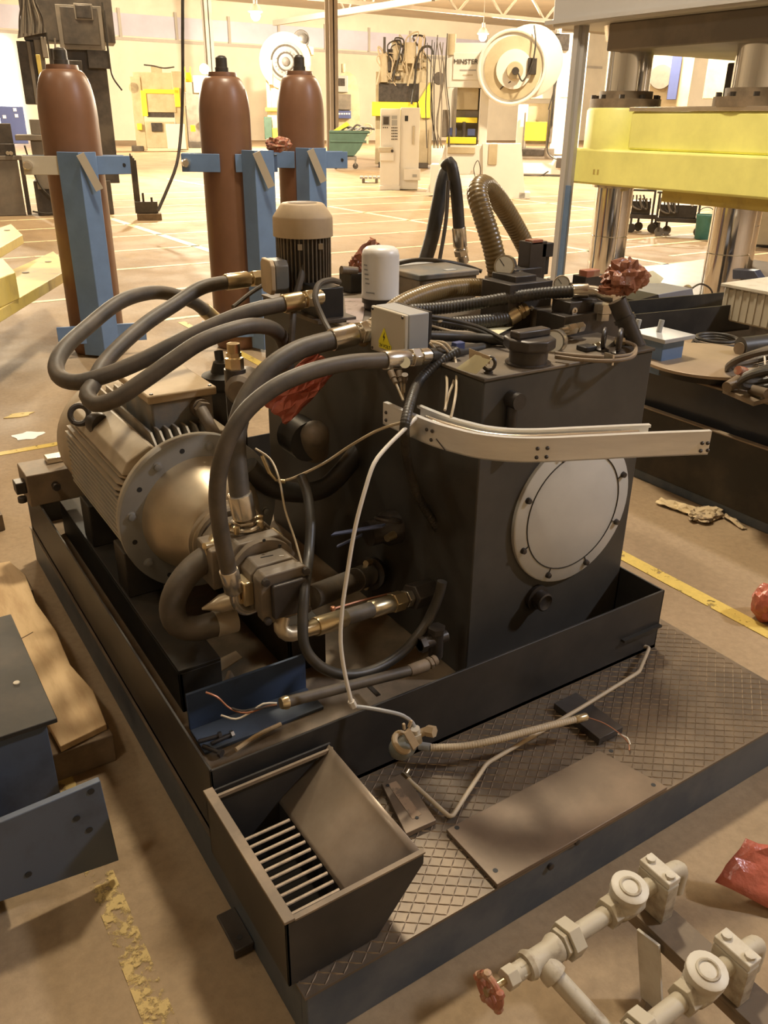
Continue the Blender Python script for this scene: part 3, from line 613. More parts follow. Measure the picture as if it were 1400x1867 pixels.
for k in range(16):
    a = 2*math.pi*(k+.5)/16; p = mp(math.cos(a)*.192, 1.982, math.sin(a)*.192)
    if k % 2: M().lathe(p, (0,-1,0), [(0, .013), (.002, .013), (.003, .010), (.010, .010), (.011, .007)], 12).build('bolt', flg, bfl)
    else: M().lathe(p, (0,-1,0), [(-.002, .007), (.0008, .007)], 10).build('bolt_hole', inkb, bfl)
# first pump
p1 = thing('main_pump', 'cast main hydraulic pump behind the smaller square pump', 'pump', mp(0, 1.7, -.1))
def octo(r, c, y, dx=0, dz=0): return [mp(dx+a*r, y, dz+b*r) for a, b in ((-1,-c),(-c,-1),(c,-1),(1,-c),(1,c),(c,1),(-c,1),(-1,c))]
M().lathe(mp(0, 1.80, 0), (0,-1,0), [(0, .088), (.02, .088), (.021, .07), (.04, .07)], 28).build('pilot_flange', pumpm, p1)
M().prism(octo(.082, .6, 1.765), (0, -.045, 0)).build('front_body', pumpm, p1, .004)
M().prism(octo(.074, .62, 1.72), (0, -.075, 0)).build('mid_body', pumpm, p1, .004)
M().prism(octo(.084, .62, 1.645), (0, -.04, 0)).build('rear_body', pumpm, p1, .004)
M().lathe(mp(0, 1.605, 0), (0,-1,0), [(0, .088), (.018, .088), (.02, .084)], 36).build('coupling_disc', pumpm, p1)
for a in (45, 135, 225, 315):
    a = math.radians(a); M().lathe(mp(math.cos(a)*.088, 1.645, math.sin(a)*.088), (0,-1,0), [(-.02, .012), (.012, .012), (.014, .009), (.026, .009)], 10).build('bolt', zinc, p1)
for q in ((481, 985), (510, 995)): M().lathe(W(q[0], q[1], y=1.584), (0,-1,0), [(0, .004), (.002, .004)], 8).build('screw', inkb, p1)
top = mp(0, 1.69, .082)
M().prism([top+Vector((a*.05, b_*.038, -.02)) for a, b_ in ((-1,-.4),(-.5,-1),(.5,-1),(1,-.4),(1,.4),(.5,1),(-.5,1),(-1,.4))], (0,0,.02)).build('outlet_pad', pumpm, p1, .003)
for a, b_ in ((-.042, 0), (.042, 0), (.03, -.025), (-.03, -.025)): M().lathe(top+Vector((a, b_, 0)), (0,0,1), [(0, .008), (.018, .008), (.019, .004)], 10).build('flange_bolt', zinc, p1)
M().torus(top+Vector((0,0,.004)), (0,0,1), .036, .007, 24, 8).build('split_flange', nick, p1)
M().box(MX-.105, MX-.072, 1.65, 1.74, MZ-.045, MZ+.06).build('inlet_pad', pumpm, p1, .004)
# second pump
p2 = thing('square_pump', 'small square-ended gear pump at the front of the shaft line', 'pump', mp(0, 1.52, -.08))
M().prism(octo(.062, .7, 1.585), (0, -.06, 0)).build('body', pumpm, p2, .003)
M().prism(octo(.058, .78, 1.524), (0, -.022, 0)).build('spacer', pumpm, p2, .003)
M().prism(octo(.062, .78, 1.501), (0, -.026, 0)).build('end_plate', pumpm, p2, .003)
M().prism(octo(.043, .9, 1.474, .004, -.004), (0, -.014, 0)).build('end_cap', dsteel, p2, .003)
for a, b_ in ((-1, -1), (1, -1), (-1, 1), (1, 1)): M().lathe(mp(a*.05, 1.475, b_*.05), (0,-1,0), [(0, .009), (.010, .009), (.011, .005)], 8).build('bolt', dsteel, p2)
M().bar(mp(-.02, 1.56, .0625), mp(.01, 1.556, .0625), .002, .002).build('casting_mark', inkb, p2)
M().bar(mp(.02, 1.545, .0625), mp(.03, 1.54, .0625), .002, .002).build('casting_mark', paperw, p2)
M().box(MX-.082, MX-.058, 1.52, 1.57, MZ-.03, MZ+.03).build('inlet_pad', zinc, p2, .003)
for b_ in (-.024, .024): M().lathe(mp(-.082, 1.545, b_), (-1,0,0), [(0, .009), (.014, .009), (.015, .005)], 10).build('flange_bolt', zinc, p2)
# rails, cross beam under the motor
rl = thing('motor_rails', 'pair of black mounting rails under the big motor', 'rail', (MX, 2.2, .152))
for dx in (-.15, .15): M().box(MX+dx-.055, MX+dx+.055, 1.67, 2.85, .268, .278).box(MX+dx-.055, MX+dx-.045, 1.67, 2.85, .152, .268).box(MX+dx-.055, MX+dx+.055, 1.67, 1.68, .152, .268).build('rail', blkd, rl, .002)
bm = thing('steel_block', 'square dusty brown steel block beside the motor fan end', 'block', (.43, 2.8, .33))
a = W(46, 842, y=2.74)
M().box(.385, .56, 2.72, 2.86, .332, .442).build('block', dust, bm, .003)
M().lathe((.47, 2.72, .395), (0,-1,0), [(0, .012), (.004, .012), (.005, .008), (.018, .008), (.02, .014), (.03, .012)], 12).build('bolt', dsteel, bm)
M().box(.352, .385, 2.74, 2.79, .375, .415).lathe((.365, 2.735, .35), (0,0,1), [(0, .015), (.02, .015)], 10).build('side_stud', dsteel, bm, .003)
M().box(.47, .53, 2.79, 2.84, .442, .462).build('top_clip', nick, bm, .003)
mtp = M().box(-.3, .36, 3.32, 3.74, .0, .07).build('tread_platform', tread, None, .003); tag(mtp, 'strip of grey tread plate platform on the floor behind the motor', 'platform')
# ================================================================ HOSES
def ferr(t, a, b, r, m_, name='ferrule'):
    a, b = Vector(a), Vector(b); L = (b-a).length
    return M().lathe(a, b-a, [(0, r*.98), (L*.04, r*1.03), (L*.9, r*1.03), (L, r*.8)], 20).build(name, m_, t)
def nut(t, a, b, r, m_): return M().hexn(a, b, r).build('nut', m_, t, .0015)
def hose(label, pts, r, m_, start=None, end=None, name='hydraulic_hose', cat='hose', fm=None, n=14, group=None, rib=None):
    """pts: world points of the rubber; start/end: points beyond the rubber that carry ferrule and nut"""
    fm = fm or zinc
    t = thing(name, label, cat, pts[0] if not start else start[-1], group=group)
    path = spline(pts, max(r*.7, .008))
    if rib:
        path = spline(pts, rib/4); rr = [r*(1+.03*(1 if (i % 4) < 2 else -1)) for i in range(len(path))]
        M().tube(path, rr, n).build('tube', m_, t, ang=80)
    else: M().tube(path, r, n).build('tube', m_, t)
    for q0, ext, prev in ((pts[0], start, pts[1]), (pts[-1], end, pts[-2])):
        if not ext: continue
        q = Vector(q0); e = Vector(ext[0]); back = (q-Vector(e)).normalized()*r*.5
        ferr(t, q+back, e, r*1.16, fm)
        if len(ext) > 1:
            f_ = Vector(ext[1]); nut(t, e.lerp(f_, .08), e.lerp(f_, .45), r*1.25, fm)
            M().cyl(e.lerp(f_, -.05), f_, r*.85).lathe(e.lerp(f_, .55), f_-e, [(0, r*1.05), ((f_-e).length*.35, r*1.05)], 16).build('adapter', fm, t)
    return t
hose('black hose arching from upright motor down over the fins and back', [W(416,514,y=2.42), W(369,524,y=2.40), W(319,555,y=2.36), W(269,588,y=2.30), W(218,632,y=2.22), W(188,665,y=2.17), W(169,702,y=2.10), W(159,721,y=2.06), W(174,737,y=2.02), W(208,729,y=1.99), W(255,699,y=1.97), W(312,659,y=1.96), W(369,622,y=1.96), W(436,598,y=1.97), W(470,594,y=1.99), W(497,600,y=2.02), W(514,617,y=2.06), W(522,645,y=2.09), W(524,700,y=2.1)], .0205, hosem,
     start=[W(455,509,y=2.425), W(500,504,y=2.43)])
hose('black hose making the widest loop at the far left', [W(522,553,y=2.06), W(450,570,y=2.06), W(350,612,y=2.07), W(260,657,y=2.08), W(190,685,y=2.10), W(140,697,y=2.13), W(112,690,y=2.17), W(102,670,y=2.22), W(114,640,y=2.28), W(161,595,y=2.38), W(218,551,y=2.46), W(260,536,y=2.51), W(300,534,y=2.56), W(352,551,y=2.64), W(375,567,y=2.69)], .021, hosem,
     start=[W(552,547,y=2.06), W(586,541,y=2.07)], end=[W(398,587,y=2.72), W(410,610,y=2.72)])
hose('thick black hose curving from beside the warning box to main pump', [W(612,618,y=1.83), W(540,640,y=1.82), W(485,678,y=1.80), W(446,735,y=1.78), W(430,795,y=1.75), W(432,850,y=1.72), W(438,908,y=1.69)], .0245, hosem,
     start=[W(650,608,y=1.83), W(684,601,y=1.84)], end=[W(446,945,y=1.69), W(448,958,y=1.69)], fm=nick)
hose('black hose in front, running from tagged fitting to square pump', [W(706,657,y=1.565), W(640,661,y=1.56), W(565,678,y=1.555), W(495,710,y=1.55), W(440,760,y=1.545), W(406,830,y=1.54), W(396,900,y=1.54), W(402,965,y=1.54), W(418,1045,y=1.545)], .0185, hosem,
     start=[W(745,653,y=1.57), W(782,648,y=1.575)], end=[W(428,1080,y=1.545)], fm=nick)
t = thing('hose_elbow', 'nickel elbow joining the front hose to the square pump', 'elbow', W(430,1090,y=1.545))
M().tube(spline([W(427,1078,y=1.545), W(432,1100,y=1.545), W(446,1112,y=1.545), W(462,1108,y=1.545), W(474,1098,y=1.545)], .006), .013, 12).build('bend', nick, t)
M().lathe(W(470,1100,y=1.545), (1,-.05,.05), [(0, .024), (.012, .026), (.02, .024)], 16).build('collar', zinc, t)
p = W(738,661,y=1.545); tag(M().lathe(p, (-.3,-1,.3), [(0, .013), (.0012, .013)], 20).build('round_tag', paper), 'round yellowish tag hanging from the front hose fitting', 'tag')
hose('black coupled pipe leading right from the tagged hose fitting', [W(782,648,y=1.575), W(830,643,y=1.60), W(880,636,y=1.63), W(930,627,y=1.66)], .0165, hoseb)
# pump inlet pipes
t = thing('suction_elbow', 'fat black suction elbow on the left of the main pump', 'pipe', W(320,1150,y=1.70))
M().tube(spline([W(394,1008,y=1.705), W(372,1020,y=1.705), W(345,1043,y=1.70), W(323,1075,y=1.695), W(314,1110,y=1.69), W(324,1138,y=1.68), W(355,1146,y=1.67), W(400,1135,y=1.65)], .012), .031, 18).build('pipe', hosem, t)
M().lathe(W(386,1012,y=1.705), (1,0,.25), [(0, .036), (.02, .046), (.032, .046)], 20).build('flange', zinc, t)
for q in ((380, 995), (398, 1035), (385, 1005)): M().lathe(W(q[0], q[1], y=1.68), (-1,-.3,.2), [(-.01, .009), (.012, .009), (.013, .006)], 10).build('flange_bolt', zinc, t)
M().cyl(W(392,1138,y=1.65), W(428,1128,y=1.65), .033).build('collar', motg, t)
M().lathe(W(368,1110,y=1.63), W(455,1086,y=1.60)-W(368,1110,y=1.63), [(0, .003), (.02, .010), (.045, .022), (.11, .026)], 18).build('reducer', bell, t)
hose('black suction hose passing behind the bell housing to the tank', [W(452,850,y=1.95), W(490,885,y=1.95), W(540,898,y=1.95), W(590,890,y=1.95), W(640,840,y=1.97), W(690,765,y=2.0), W(715,740,y=2.02)], .029, hoseb)
t = thing('return_pipe', 'dusty black pipe running from behind the pumps to the tank side', 'pipe', W(600,1070,y=1.70))
a, b2 = W(565,1090,y=1.62), W(690,1040,y=1.83)
M().cyl(a, a.lerp(b2, .62), .032).build('pipe', hosem, t); M().cyl(a.lerp(b2, .62), a.lerp(b2, .82), .034).build('ferrule', nick, t)
M().lathe(a.lerp(b2, .84), b2-a, [(0, .05), (.02, .05), (.021, .034), (.14, .034)], 20).build('flange', dsteel, t)
for dz in (.04, -.04): M().lathe(a.lerp(b2, .82)+Vector((0,0,dz)), a-b2, [(-.02, .009), (.014, .009)], 8).build('flange_bolt', zinc, t)
t = thing('pressure_line', 'short hose with golden ferrules and black check valve low on tank', 'hose', W(640,1130,y=1.55))
a, b2 = W(545,1152,y=1.46), W(800,1073,y=1.57); L = lambda u: a.lerp(b2, u)
M().tube(spline([W(515,1125,y=1.48), W(513,1145,y=1.47), W(525,1156,y=1.46), a], .008), .018, 14).build('elbow', bell, t)
M().cyl(L(0), L(.1), .017, .019).build('taper', zinc, t); ferr(t, L(.1), L(.30), .0225, zinc); M().cyl(L(.29), L(.48), .0205).build('tube', hosem, t); ferr(t, L(.62), L(.46), .0225, zinc)
nut(t, L(.62), L(.70), .027, zinc); nut(t, L(.72), L(.76), .024, nick); M().hexn(L(.765), L(.95), .037).build('check_valve', dsteel, t, .003); nut(t, L(.95), L(1.0), .017, zinc)
t = thing('pink_wire', 'thin pinkish wire running above the golden hose ferrules', 'wire', W(610,1108,y=1.55))
M().tube([W(608,1110,y=1.53), W(655,1096,y=1.55), W(712,1082,y=1.58)], .003, 6).build('wire', copper, t); M().ball(W(607,1110,y=1.53), .008, 8).build('tip', copper, t)
# ball valve with blue lever against the tank side
t = thing('ball_valve', 'black ball valve with blue lever handle on tank side', 'valve', W(690,985,x=1.16))
M().lathe(W(720,960,x=1.18), (-1,0,0), [(-.02, .05), (.03, .05), (.05, .036), (.09, .036)], 18).build('body', dsteel, t)
M().torus(W(708,948,x=1.10), (.3,.2,1), .034, .006, 18, 6).build('ring', dsteel, t)
lv = mat('valve_lever_blue', (.10, .12, .22), .4, var=.1)
a, b2 = W(607,974,x=1.02), W(700,958,x=1.10); M().bar(a, b2, .022, .005).bar(W(615,996,x=1.03), W(660,975,x=1.08), .014, .005).build('lever', lv, t, .001)
M().lathe(W(718,975,x=1.12), (-1,-.3,0), [(0, .012), (.03, .010)], 10).build('stem_nut', zinc, t)
t = thing('flange_cap', 'dusty round pipe cap under the hanging red film', 'pipe fitting', W(572,770,y=1.98))
M().lathe(W(574,790,y=2.0), (-.25,-.5,.7), [(-.1, .042), (0, .042), (.012, .037), (.026, .024), (.03, .005)], 20).build('cap', pumpm, t)
M().lathe(W(555,800,y=2.05), (0,1,0), [(-.03, .06), (.06, .06)], 20).build('body', blk, t)
t = thing('brass_fitting_post', 'brass hex fitting upright behind the thick black hose', 'pipe fitting', W(428,680,y=2.1))
a = W(428,672,y=2.1); M().hexn(a, a+Vector((0,0,.03)), .026).hexn(a+Vector((0,0,.033)), a+Vector((0,0,.045)), .021).cyl(a+Vector((0,0,.044)), a+Vector((0,0,.07)), .018).build('hex_body', zinc, t); M().cyl(a-Vector((0,0,.16)), a, .03).build('riser', dsteel, t)
M().lathe(W(437,712,y=2.06), (-.6,-.8,0), [(-.1, .042), (0, .042), (.012, .03)], 20).build('side_barrel', pumpm, t)
t = thing('gap_filler_barrel', 'black upright barrel added to fill the dark gap behind the terminal box', 'filter', W(412,735,y=2.36))  # dark barrel added to cover the bright floor showing behind the hoses
q = W(412,735,y=2.36); M().lathe((q.x, q.y, .152), (0,0,1), [(0, .06), (q.z-.1, .06), (q.z-.09, .068), (q.z-.06, .068), (q.z-.05, .04), (q.z-.02, .03)], 22).build('barrel', blkd, t)
M().tube(spline([W(412,712,y=2.36), W(405,690,y=2.36), W(402,668,y=2.38), W(398,640,y=2.40)], .02), .014, 10).build('riser', hoseb, t)
t = thing('motor_cable', 'stiff dusty cable leaving the terminal box gland', 'cable', W(385,790,y=2.1))
M().tube(spline([W(367,747,y=2.11), W(382,775,y=2.07), W(397,800,y=2.06), W(420,840,y=2.10)], .01), .017, 12).build('cable', pumpm, t)
# ---- olive suction hose loop and its horizontal run
hose('olive ribbed suction hose arching high behind the gauge', [W(910,512,y=2.0), W(898,450,y=2.01), W(880,390,y=2.04), W(870,352,y=2.08), W(880,338,y=2.12), W(905,360,y=2.16), W(940,415,y=2.18), W(972,478,y=2.18)], .031, suct, name='suction_hose', rib=.012, n=16)
hose('olive suction hose lying along the tank top behind the box', [W(918,527,y=1.95), W(870,524,y=1.97), W(815,528,y=1.96), W(765,541,y=1.93), W(725,560,y=1.90), W(690,590,y=1.87), W(655,618,y=1.86)], .026, suct, name='suction_hose', rib=.010, n=16)
t = thing('hose_clamp_band', 'wide olive band clamp where the arching hose meets the tank', 'clamp', W(900,515,y=1.98))
M().lathe(W(900,518,y=2.0), (0,0,1), [(0, .029), (.022, .029)], 20).build('band', dust, t)
hose('black shiny hose with long nickel bent end above the manifold', [W(745,566,y=1.86), W(800,562,y=1.84), W(870,553,y=1.80), W(940,541,y=1.74), W(1000,534,y=1.69), W(1048,531,y=1.65)], .0165, hoseb, end=[W(1074,530,y=1.63)], fm=nick, rib=.009)
t = thing('bent_hose_end', 'nickel bent tube end entering the red crumpled film', 'pipe fitting', W(1085,535,y=1.62))
M().tube(spline([W(1070,530,y=1.63), W(1088,532,y=1.61), W(1106,541,y=1.58), W(1125,545,y=1.54)], .008), .0155, 12).build('bend', nick, t)
hose('black armoured hose lying lower, ending at a brass nut', [W(775,590,y=1.80), W(830,590,y=1.78), W(890,585,y=1.76), W(932,578,y=1.745)], .0185, hoseb, end=[W(945,570,y=1.74), W(960,562,y=1.735)], rib=.009)
hose('short black hose sloping below the cream folded card', [W(775,612,y=1.68), W(850,615,y=1.66), W(930,622,y=1.60)], .013, hoseb)
hose('black rubber hose leg falling from the tall pair of hoses', [W(826,300,y=2.55), W(812,318,y=2.55), W(800,370,y=2.54), W(788,430,y=2.53), W(772,485,y=2.52)], .026, hoseb)
hose('black rubber hose with silver end in the tall pair', [W(812,305,y=2.50), W(820,297,y=2.48), W(829,330,y=2.46), W(834,375,y=2.45), W(837,420,y=2.44)], .021, hoseb, end=[W(839,452,y=2.44), W(845,480,y=2.44)], fm=nick)
t = thing('thin_drain_line', 'thin brown line hanging between the tall pair of hoses', 'tube', W(800,482,y=2.44))
M().tube(spline([W(817,330,y=2.46), W(813,400,y=2.44), W(800,482,y=2.42)], .02), .007, 8).build('tube', hosem, t)
t = thing('thin_drain_line', 'thin dark hose looping flat behind the white filter', 'tube', W(725,487,y=2.35))
M().tube(spline([W(718,482,y=2.33), W(760,474,y=2.34), W(810,477,y=2.34), W(850,485,y=2.32), W(878,495,y=2.28)], .02), .007, 8).build('tube', hoseb, t)
for lab, pts, r, m_ in (
    ('grey flexible cord falling from the upright motor terminal box', [W(543,472,y=2.25), W(551,478,y=2.21), W(550,500,y=2.19), W(541,535,y=2.14), W(534,575,y=2.06), W(530,630,y=2.04)], .010, hosem),
    ('olive grey cord looping from pump block towards thick hose', [W(618,514,y=2.10), W(600,511,y=2.06), W(580,520,y=2.03), W(575,545,y=2.0), W(588,580,y=1.96), W(606,613,y=1.90)], .0085, hosem),
    ('dark cord stretched from brass fitting up to the upright motor', [W(425,560,y=2.3), W(460,532,y=2.36), W(500,508,y=2.40)], .0065, hosem),
    ('thin black cable draped from warning box across to filler cap', [W(785,577,y=1.72), W(830,585,y=1.70), W(880,600,y=1.66), W(930,626,y=1.56)], .006, hoseb),
    ('second thin black cable from warning box to filler cap', [W(785,584,y=1.72), W(840,594,y=1.69), W(890,610,y=1.64), W(928,632,y=1.56)], .005, hoseb)):
    t = thing('cord', lab, 'cable', pts[0]); M().tube(spline(pts, .012), r, 9).build('cable', m_, t)
# ---- signal wires between box and cable duct
sig = [('cream signal wire arching left down to the cable duct', [W(783,625,z=1.02), W(797,640,z=1.0), W(808,670,z=.95), W(815,700,z=.95), W(812,745,z=.91)]),
       ('cream signal wire crossing in the middle to the cable duct', [W(785,623,z=1.02), W(806,630,z=1.02), W(824,655,z=.98), W(828,690,z=.95), W(818,720,z=.93), W(811,748,z=.91)]),
       ('cream signal wire arching right down to the cable duct', [W(785,622,z=1.02), W(812,626,z=1.02), W(828,650,z=.99), W(832,700,z=.95), W(828,735,z=.93), W(822,762,z=.905)]),
       ('pale wire trailing right from the warning box over the cables', [W(783,593,z=1.03), W(820,603,z=1.02), W(860,607,z=1.01), W(895,615,z=1.0)]),
       ('short pale wire above, curling right from warning box', [W(783,583,z=1.04), W(800,586,z=1.04), W(806,585,z=1.04)])]
for lab, pts in sig:
    t = thing('signal_wire', lab, 'wire', pts[-1], group='cream signal wires at the warning box'); M().tube(spline(pts, .01), .0032, 7).build('wire', wirec, t)
for lab, a_, b_ in (('left slim cable gland rod under tagged fitting', (712,677), (735,730)), ('middle slim cable gland rod under tagged fitting', (728,677), (735,725)), ('right slim cable gland rod under tagged fitting', (738,683), (737,715))):
    t = thing('cable_gland_rod', lab, 'cable gland', W(*b_, z=.90)); A_, B_ = W(*a_, z=.955), W(*b_, z=.905)
    M().cyl(A_, A_.lerp(B_, .25), .008).cyl(A_.lerp(B_, .25), A_.lerp(B_, .42), .006).build('gland', dust, t); M().cyl(A_.lerp(B_, .42), B_, .003).build('wire', wirec, t)
tag(M().prism([W(850,592,z=.99), W(945,590,z=.99), W(905,612,z=.99), W(870,606,z=.99)], (0,0,.001)).build('cream_card', paper), 'cream folded card lying on the cables near the manifold', 'card')
bl = M().box(*(lambda p: (p.x-.014, p.x+.014, p.y-.01, p.y+.01, p.z-.012, p.z+.012))(W(835,632,z=1.0))).build('blue_plug', mblue, None, .002); tag(bl, 'small dark blue connector plug beside the signal wires', 'plug')
# ================================================================ CABLE DUCT (bent aluminium)
dt = thing('cable_duct', 'bent aluminium cable duct across the tank front', 'cable duct', (1.2, 1.25, .85))
zb_, zt_ = .852, .900
def tp(px, py, z=zb_): q = W(px, py, z=z); return Vector((q.x, q.y, 0))
fr = spline([tp(*q_) for q_ in ((698,773),(746,796),(792,815),(829,826),(860,834),(900,840),(940,843),(991,843),(1053,840),(1169,834),(1290,829))], .018)
def strip(path, z0, z1, th, nm, m_):
    s = M(); T = [(path[min(i+1, len(path)-1)]-path[max(i-1, 0)]).normalized() for i in range(len(path))]
    N = [Vector((-t_.y, t_.x, 0)) for t_ in T]; k = len(path); v = []
    for p, n_ in zip(path, N): v += [p+Vector((0,0,z0)), p+n_*th+Vector((0,0,z0)), p+n_*th+Vector((0,0,z1)), p+Vector((0,0,z1))]
    f = [(0,3,2,1), (4*k-4, 4*k-3, 4*k-2, 4*k-1)]
    for i in range(k-1):
        for j in range(4): f.append((4*i+j, 4*i+(j+1)%4, 4*i+4+(j+1)%4, 4*i+4+j))
    s.add(v, f); return s.build(nm, m_, dt)
def offs(path, d):
    out = []
    for i, p in enumerate(path):
        t_ = (path[min(i+1, len(path)-1)]-path[max(i-1, 0)]).normalized(); out.append(p+Vector((-t_.y, t_.x, 0))*d)
    return out
strip(fr, zb_, zt_, .003, 'front_wall', alu)
strip(fr, zt_, zt_+.006, .012, 'front_lip', alu)
strip(offs(fr, .0), zb_, zb_+.003, .062, 'duct_floor', alu)
bk_ = offs(fr, .062)[3:-6]
strip(bk_, zb_, zt_, .003, 'rear_wall', alu); strip(offs(bk_, -.010), zt_, zt_+.006, .012, 'rear_lip', alu)
M().tube([p+Vector((0,0,zt_-.006)) for p in offs(fr, .031)[6:-8]], .010, 10).build('inner_rail', nick, dt)
def onduct(px, py): 
    best = min(range(len(fr)), key=lambda i: abs((W(px,py,z=(zb_+zt_)/2)-Vector((fr[i].x, fr[i].y, (zb_+zt_)/2))).length))
    t_ = (fr[min(best+1, len(fr)-1)]-fr[max(best-1, 0)]).normalized(); n_ = Vector((t_.y, -t_.x, 0)); q = W(px, py, z=(zb_+zt_)/2)
    d = (R3 @ Vector((px-CX, py-CY, F))); tt = (fr[best]-CAM).dot(n_)/d.dot(n_); return CAM+d*tt, n_
for q in ((980,818),(998,817),(978,834),(996,833),(1280,808),(1290,808),(1277,822),(1290,821),(778,783),(788,786),(786,802),(704,752),(704,766)):
    p, n_ = onduct(*q); M().lathe(p, n_, [(0, .0045), (.002, .0042), (.004, .002)], 8).build('rivet', dsteel, dt)
p, n_ = onduct(795, 800); p2_, _ = onduct(812, 822)
M().cyl(p, p2_, .0012, n=6).build('seam', dsteel, dt)
# supporting bracket from the tank to the duct
M().box(1.20, 1.23, 1.24, TY0, .842, .852).build('support_bracket', blk, dt)
# ================================================================ CABLES HANGING OVER THE FRONT
hose('black corrugated conduit hanging over the duct down the tank front', [W(835,640,z=1.0), W(800,660,z=.98), W(768,690,z=.95), W(749,730,z=.935), W(738,775,z=.90), W(738,800,z=.855), W(742,840,z=.77), W(762,905,z=.64), W(795,960,z=.54), W(822,1005,z=.47), W(832,1045,z=.41), W(826,1080,z=.36), W(812,1095,z=.34)], .0115, hoseb, name='corrugated_conduit', cat='conduit', rib=.008, n=12)
t = thing('white_cable', 'stiff white cable dropping from the duct to the pan edge', 'cable', W(642,1285,y=1.24))
zz = [(758,762,.862), (735,785,.82), (705,815,.76), (682,845,.70), (665,895,.62), (648,960,.54), (634,1040,.46), (624,1110,.42), (621,1170,.39), (628,1225,.37), (640,1278,.36)]
pw = [W(a_, b_, y=1.43-(1.43-1.235)*i/(len(zz)-1)) for i, (a_, b_, c_) in enumerate(zz)]
M().tube(spline(pw, .015), .0045, 10).build('cable', wirew, t)
q = W(645,1288,y=1.235); M().hexn(pw[-1], q, .008).build('coupling', wirew, t)
M().tube(spline([q, W(665,1290,y=1.225), W(700,1296,y=1.20), W(735,1305,y=1.18), W(752,1318,y=1.17), W(757,1330,y=1.165)], .01), .0045, 8).build('grey_tail', greyb, t)
for lab, pts, r, m_ in (
    ('thin tan wire sagging from the duct corner to the grey conduit', [W(757,764,y=1.43), W(700,780,y=1.50), W(640,812,y=1.62), W(590,845,y=1.72), W(548,866,y=1.76), W(520,876,y=1.80), W(505,876,y=1.82)], .0035, wirec),
    ('thin tan wire hanging straight between hoses and pump', [W(466,818,y=1.85), W(492,836,y=1.80), W(508,870,y=1.74), W(520,930,y=1.68), W(538,985,y=1.62), W(552,1035,y=1.56)], .0028, wirec)):
    t = thing('thin_wire', lab, 'wire', pts[-1]); M().tube(spline(pts, .015), r, 7).build('wire', m_, t)
t = thing('wire_end_connector', 'short brass plug connector hanging behind the thick hose', 'connector', W(487,858,y=1.85)); M().cyl(W(478,830,y=1.85), W(492,862,y=1.84), .006).cyl(W(492,862,y=1.84), W(504,876,y=1.83), .0045).build('plug', zinc, t); M().cyl(W(520,878,y=1.80), W(508,877,y=1.81), .006, n=10).build('collar', zinc, t)
hose('grey flat conduit falling beside the pumps then sweeping up right', [W(549,868,y=1.72), W(560,900,y=1.68), W(566,950,y=1.62), W(563,1010,y=1.56), W(556,1070,y=1.46), W(552,1130,y=1.42), W(556,1180,y=1.39), W(580,1212,y=1.37), W(625,1230,y=1.36), W(680,1222,y=1.36), W(730,1192,y=1.37), W(775,1140,y=1.385), W(800,1085,y=1.39), W(806,1060,y=1.39)], .0125, hoseb, name='grey_conduit', cat='conduit')
# ================================================================ ON THE DECK AND IN THE PAN
def film(name, label, corners, m_, amp=.02, n=9, th=.0015, seed=1, cat='plastic film', parent=None):
    """thin crumpled sheet stretched between four corner points"""
    rnd = random.Random(seed); a, b, c, d = [Vector(p) for p in corners]; nr = (b-a).cross(d-a).normalized()
    v = []; f = []
    for i in range(n+1):
        for j in range(n+1):
            u, w_ = i/n, j/n; p = a.lerp(b, u).lerp(d.lerp(c, u), w_)
            edge = 1.0 if 0 < i < n and 0 < j < n else .6
            v.append(p+nr*rnd.uniform(-amp, amp)*edge+Vector((rnd.uniform(-1,1), rnd.uniform(-1,1), rnd.uniform(-1,1)))*amp*.35)
    for i in range(n):
        for j in range(n):
            k = i*(n+1)+j
            if (i+j) % 2: f += [(k, k+1, k+n+2), (k, k+n+2, k+n+1)]
            else: f += [(k, k+1, k+n+1), (k+1, k+n+2, k+n+1)]
    s = M().add(v, f); o = s.build(name, m_, parent, ang=25); md = o.modifiers.new('thickness', 'SOLIDIFY'); md.thickness = th
    if parent is None: tag(o, label, cat)
    return o
def crumple(name, label, c, sx, sy, sz, m_, seed=1, cat='plastic film', amp=.35, n=14, ang=22):
    from mathutils import noise
    c = Vector(c); s = M().ball((0,0,0), 1.0, n*2); off = Vector((seed*3.7, seed*1.3, seed*.9))
    for i, p in enumerate(s.v):
        q = p.normalized(); h = 0.0
        for fq, am in ((1.7, .55), (3.6, .30), (7.5, .22)): h += am*(1-2.6*abs(noise.noise(q*fq+off)))
        k = 1+amp*(h-.45)*1.5; s.v[i] = c+Vector((q.x*sx, q.y*sy, q.z*sz))*k
    o = s.build(name, m_, None, ang=ang); tag(o, label, cat); return o
# hopper
hp = thing('chip_hopper', 'open black steel chute box with grate rods on the deck corner', 'hopper', (.53, 1.05, SZ))
HX0, HX1, HY0, HY1, HZ0, HZ1 = .392, .672, .880, 1.228, SZ+.003, .302
M().box(HX0, HX0+.006, HY0, HY1, HZ0, HZ1).build('side_wall', blk, hp, .001)
M().box(HX0, HX1, HY1-.005, HY1, HZ0, HZ1).build('rear_wall', blk, hp, .001)
M().prism([Vector((HX0, HY0, HZ0)), Vector((HX1-.10, HY0, HZ0)), Vector((HX1, HY0, HZ1-.03)), Vector((HX1, HY0, HZ1)), Vector((HX0, HY0, HZ1))], (0, .005, 0)).build('front_wall', blk, hp, .001)
M().box(HX0-.004, HX0+.016, HY0-.004, HY1+.002, HZ1, HZ1+.006).build('side_rim', dust, hp, .001)
M().box(HX0+.016, HX1, HY0-.004, HY0+.006, HZ1-.002, HZ1+.002).build('front_rim', dust, hp)
M().box(HX0+.016, HX1, HY1-.016, HY1-.010, HZ1-.014, HZ1-.006).build('rear_rib', dust, hp)
prof = []
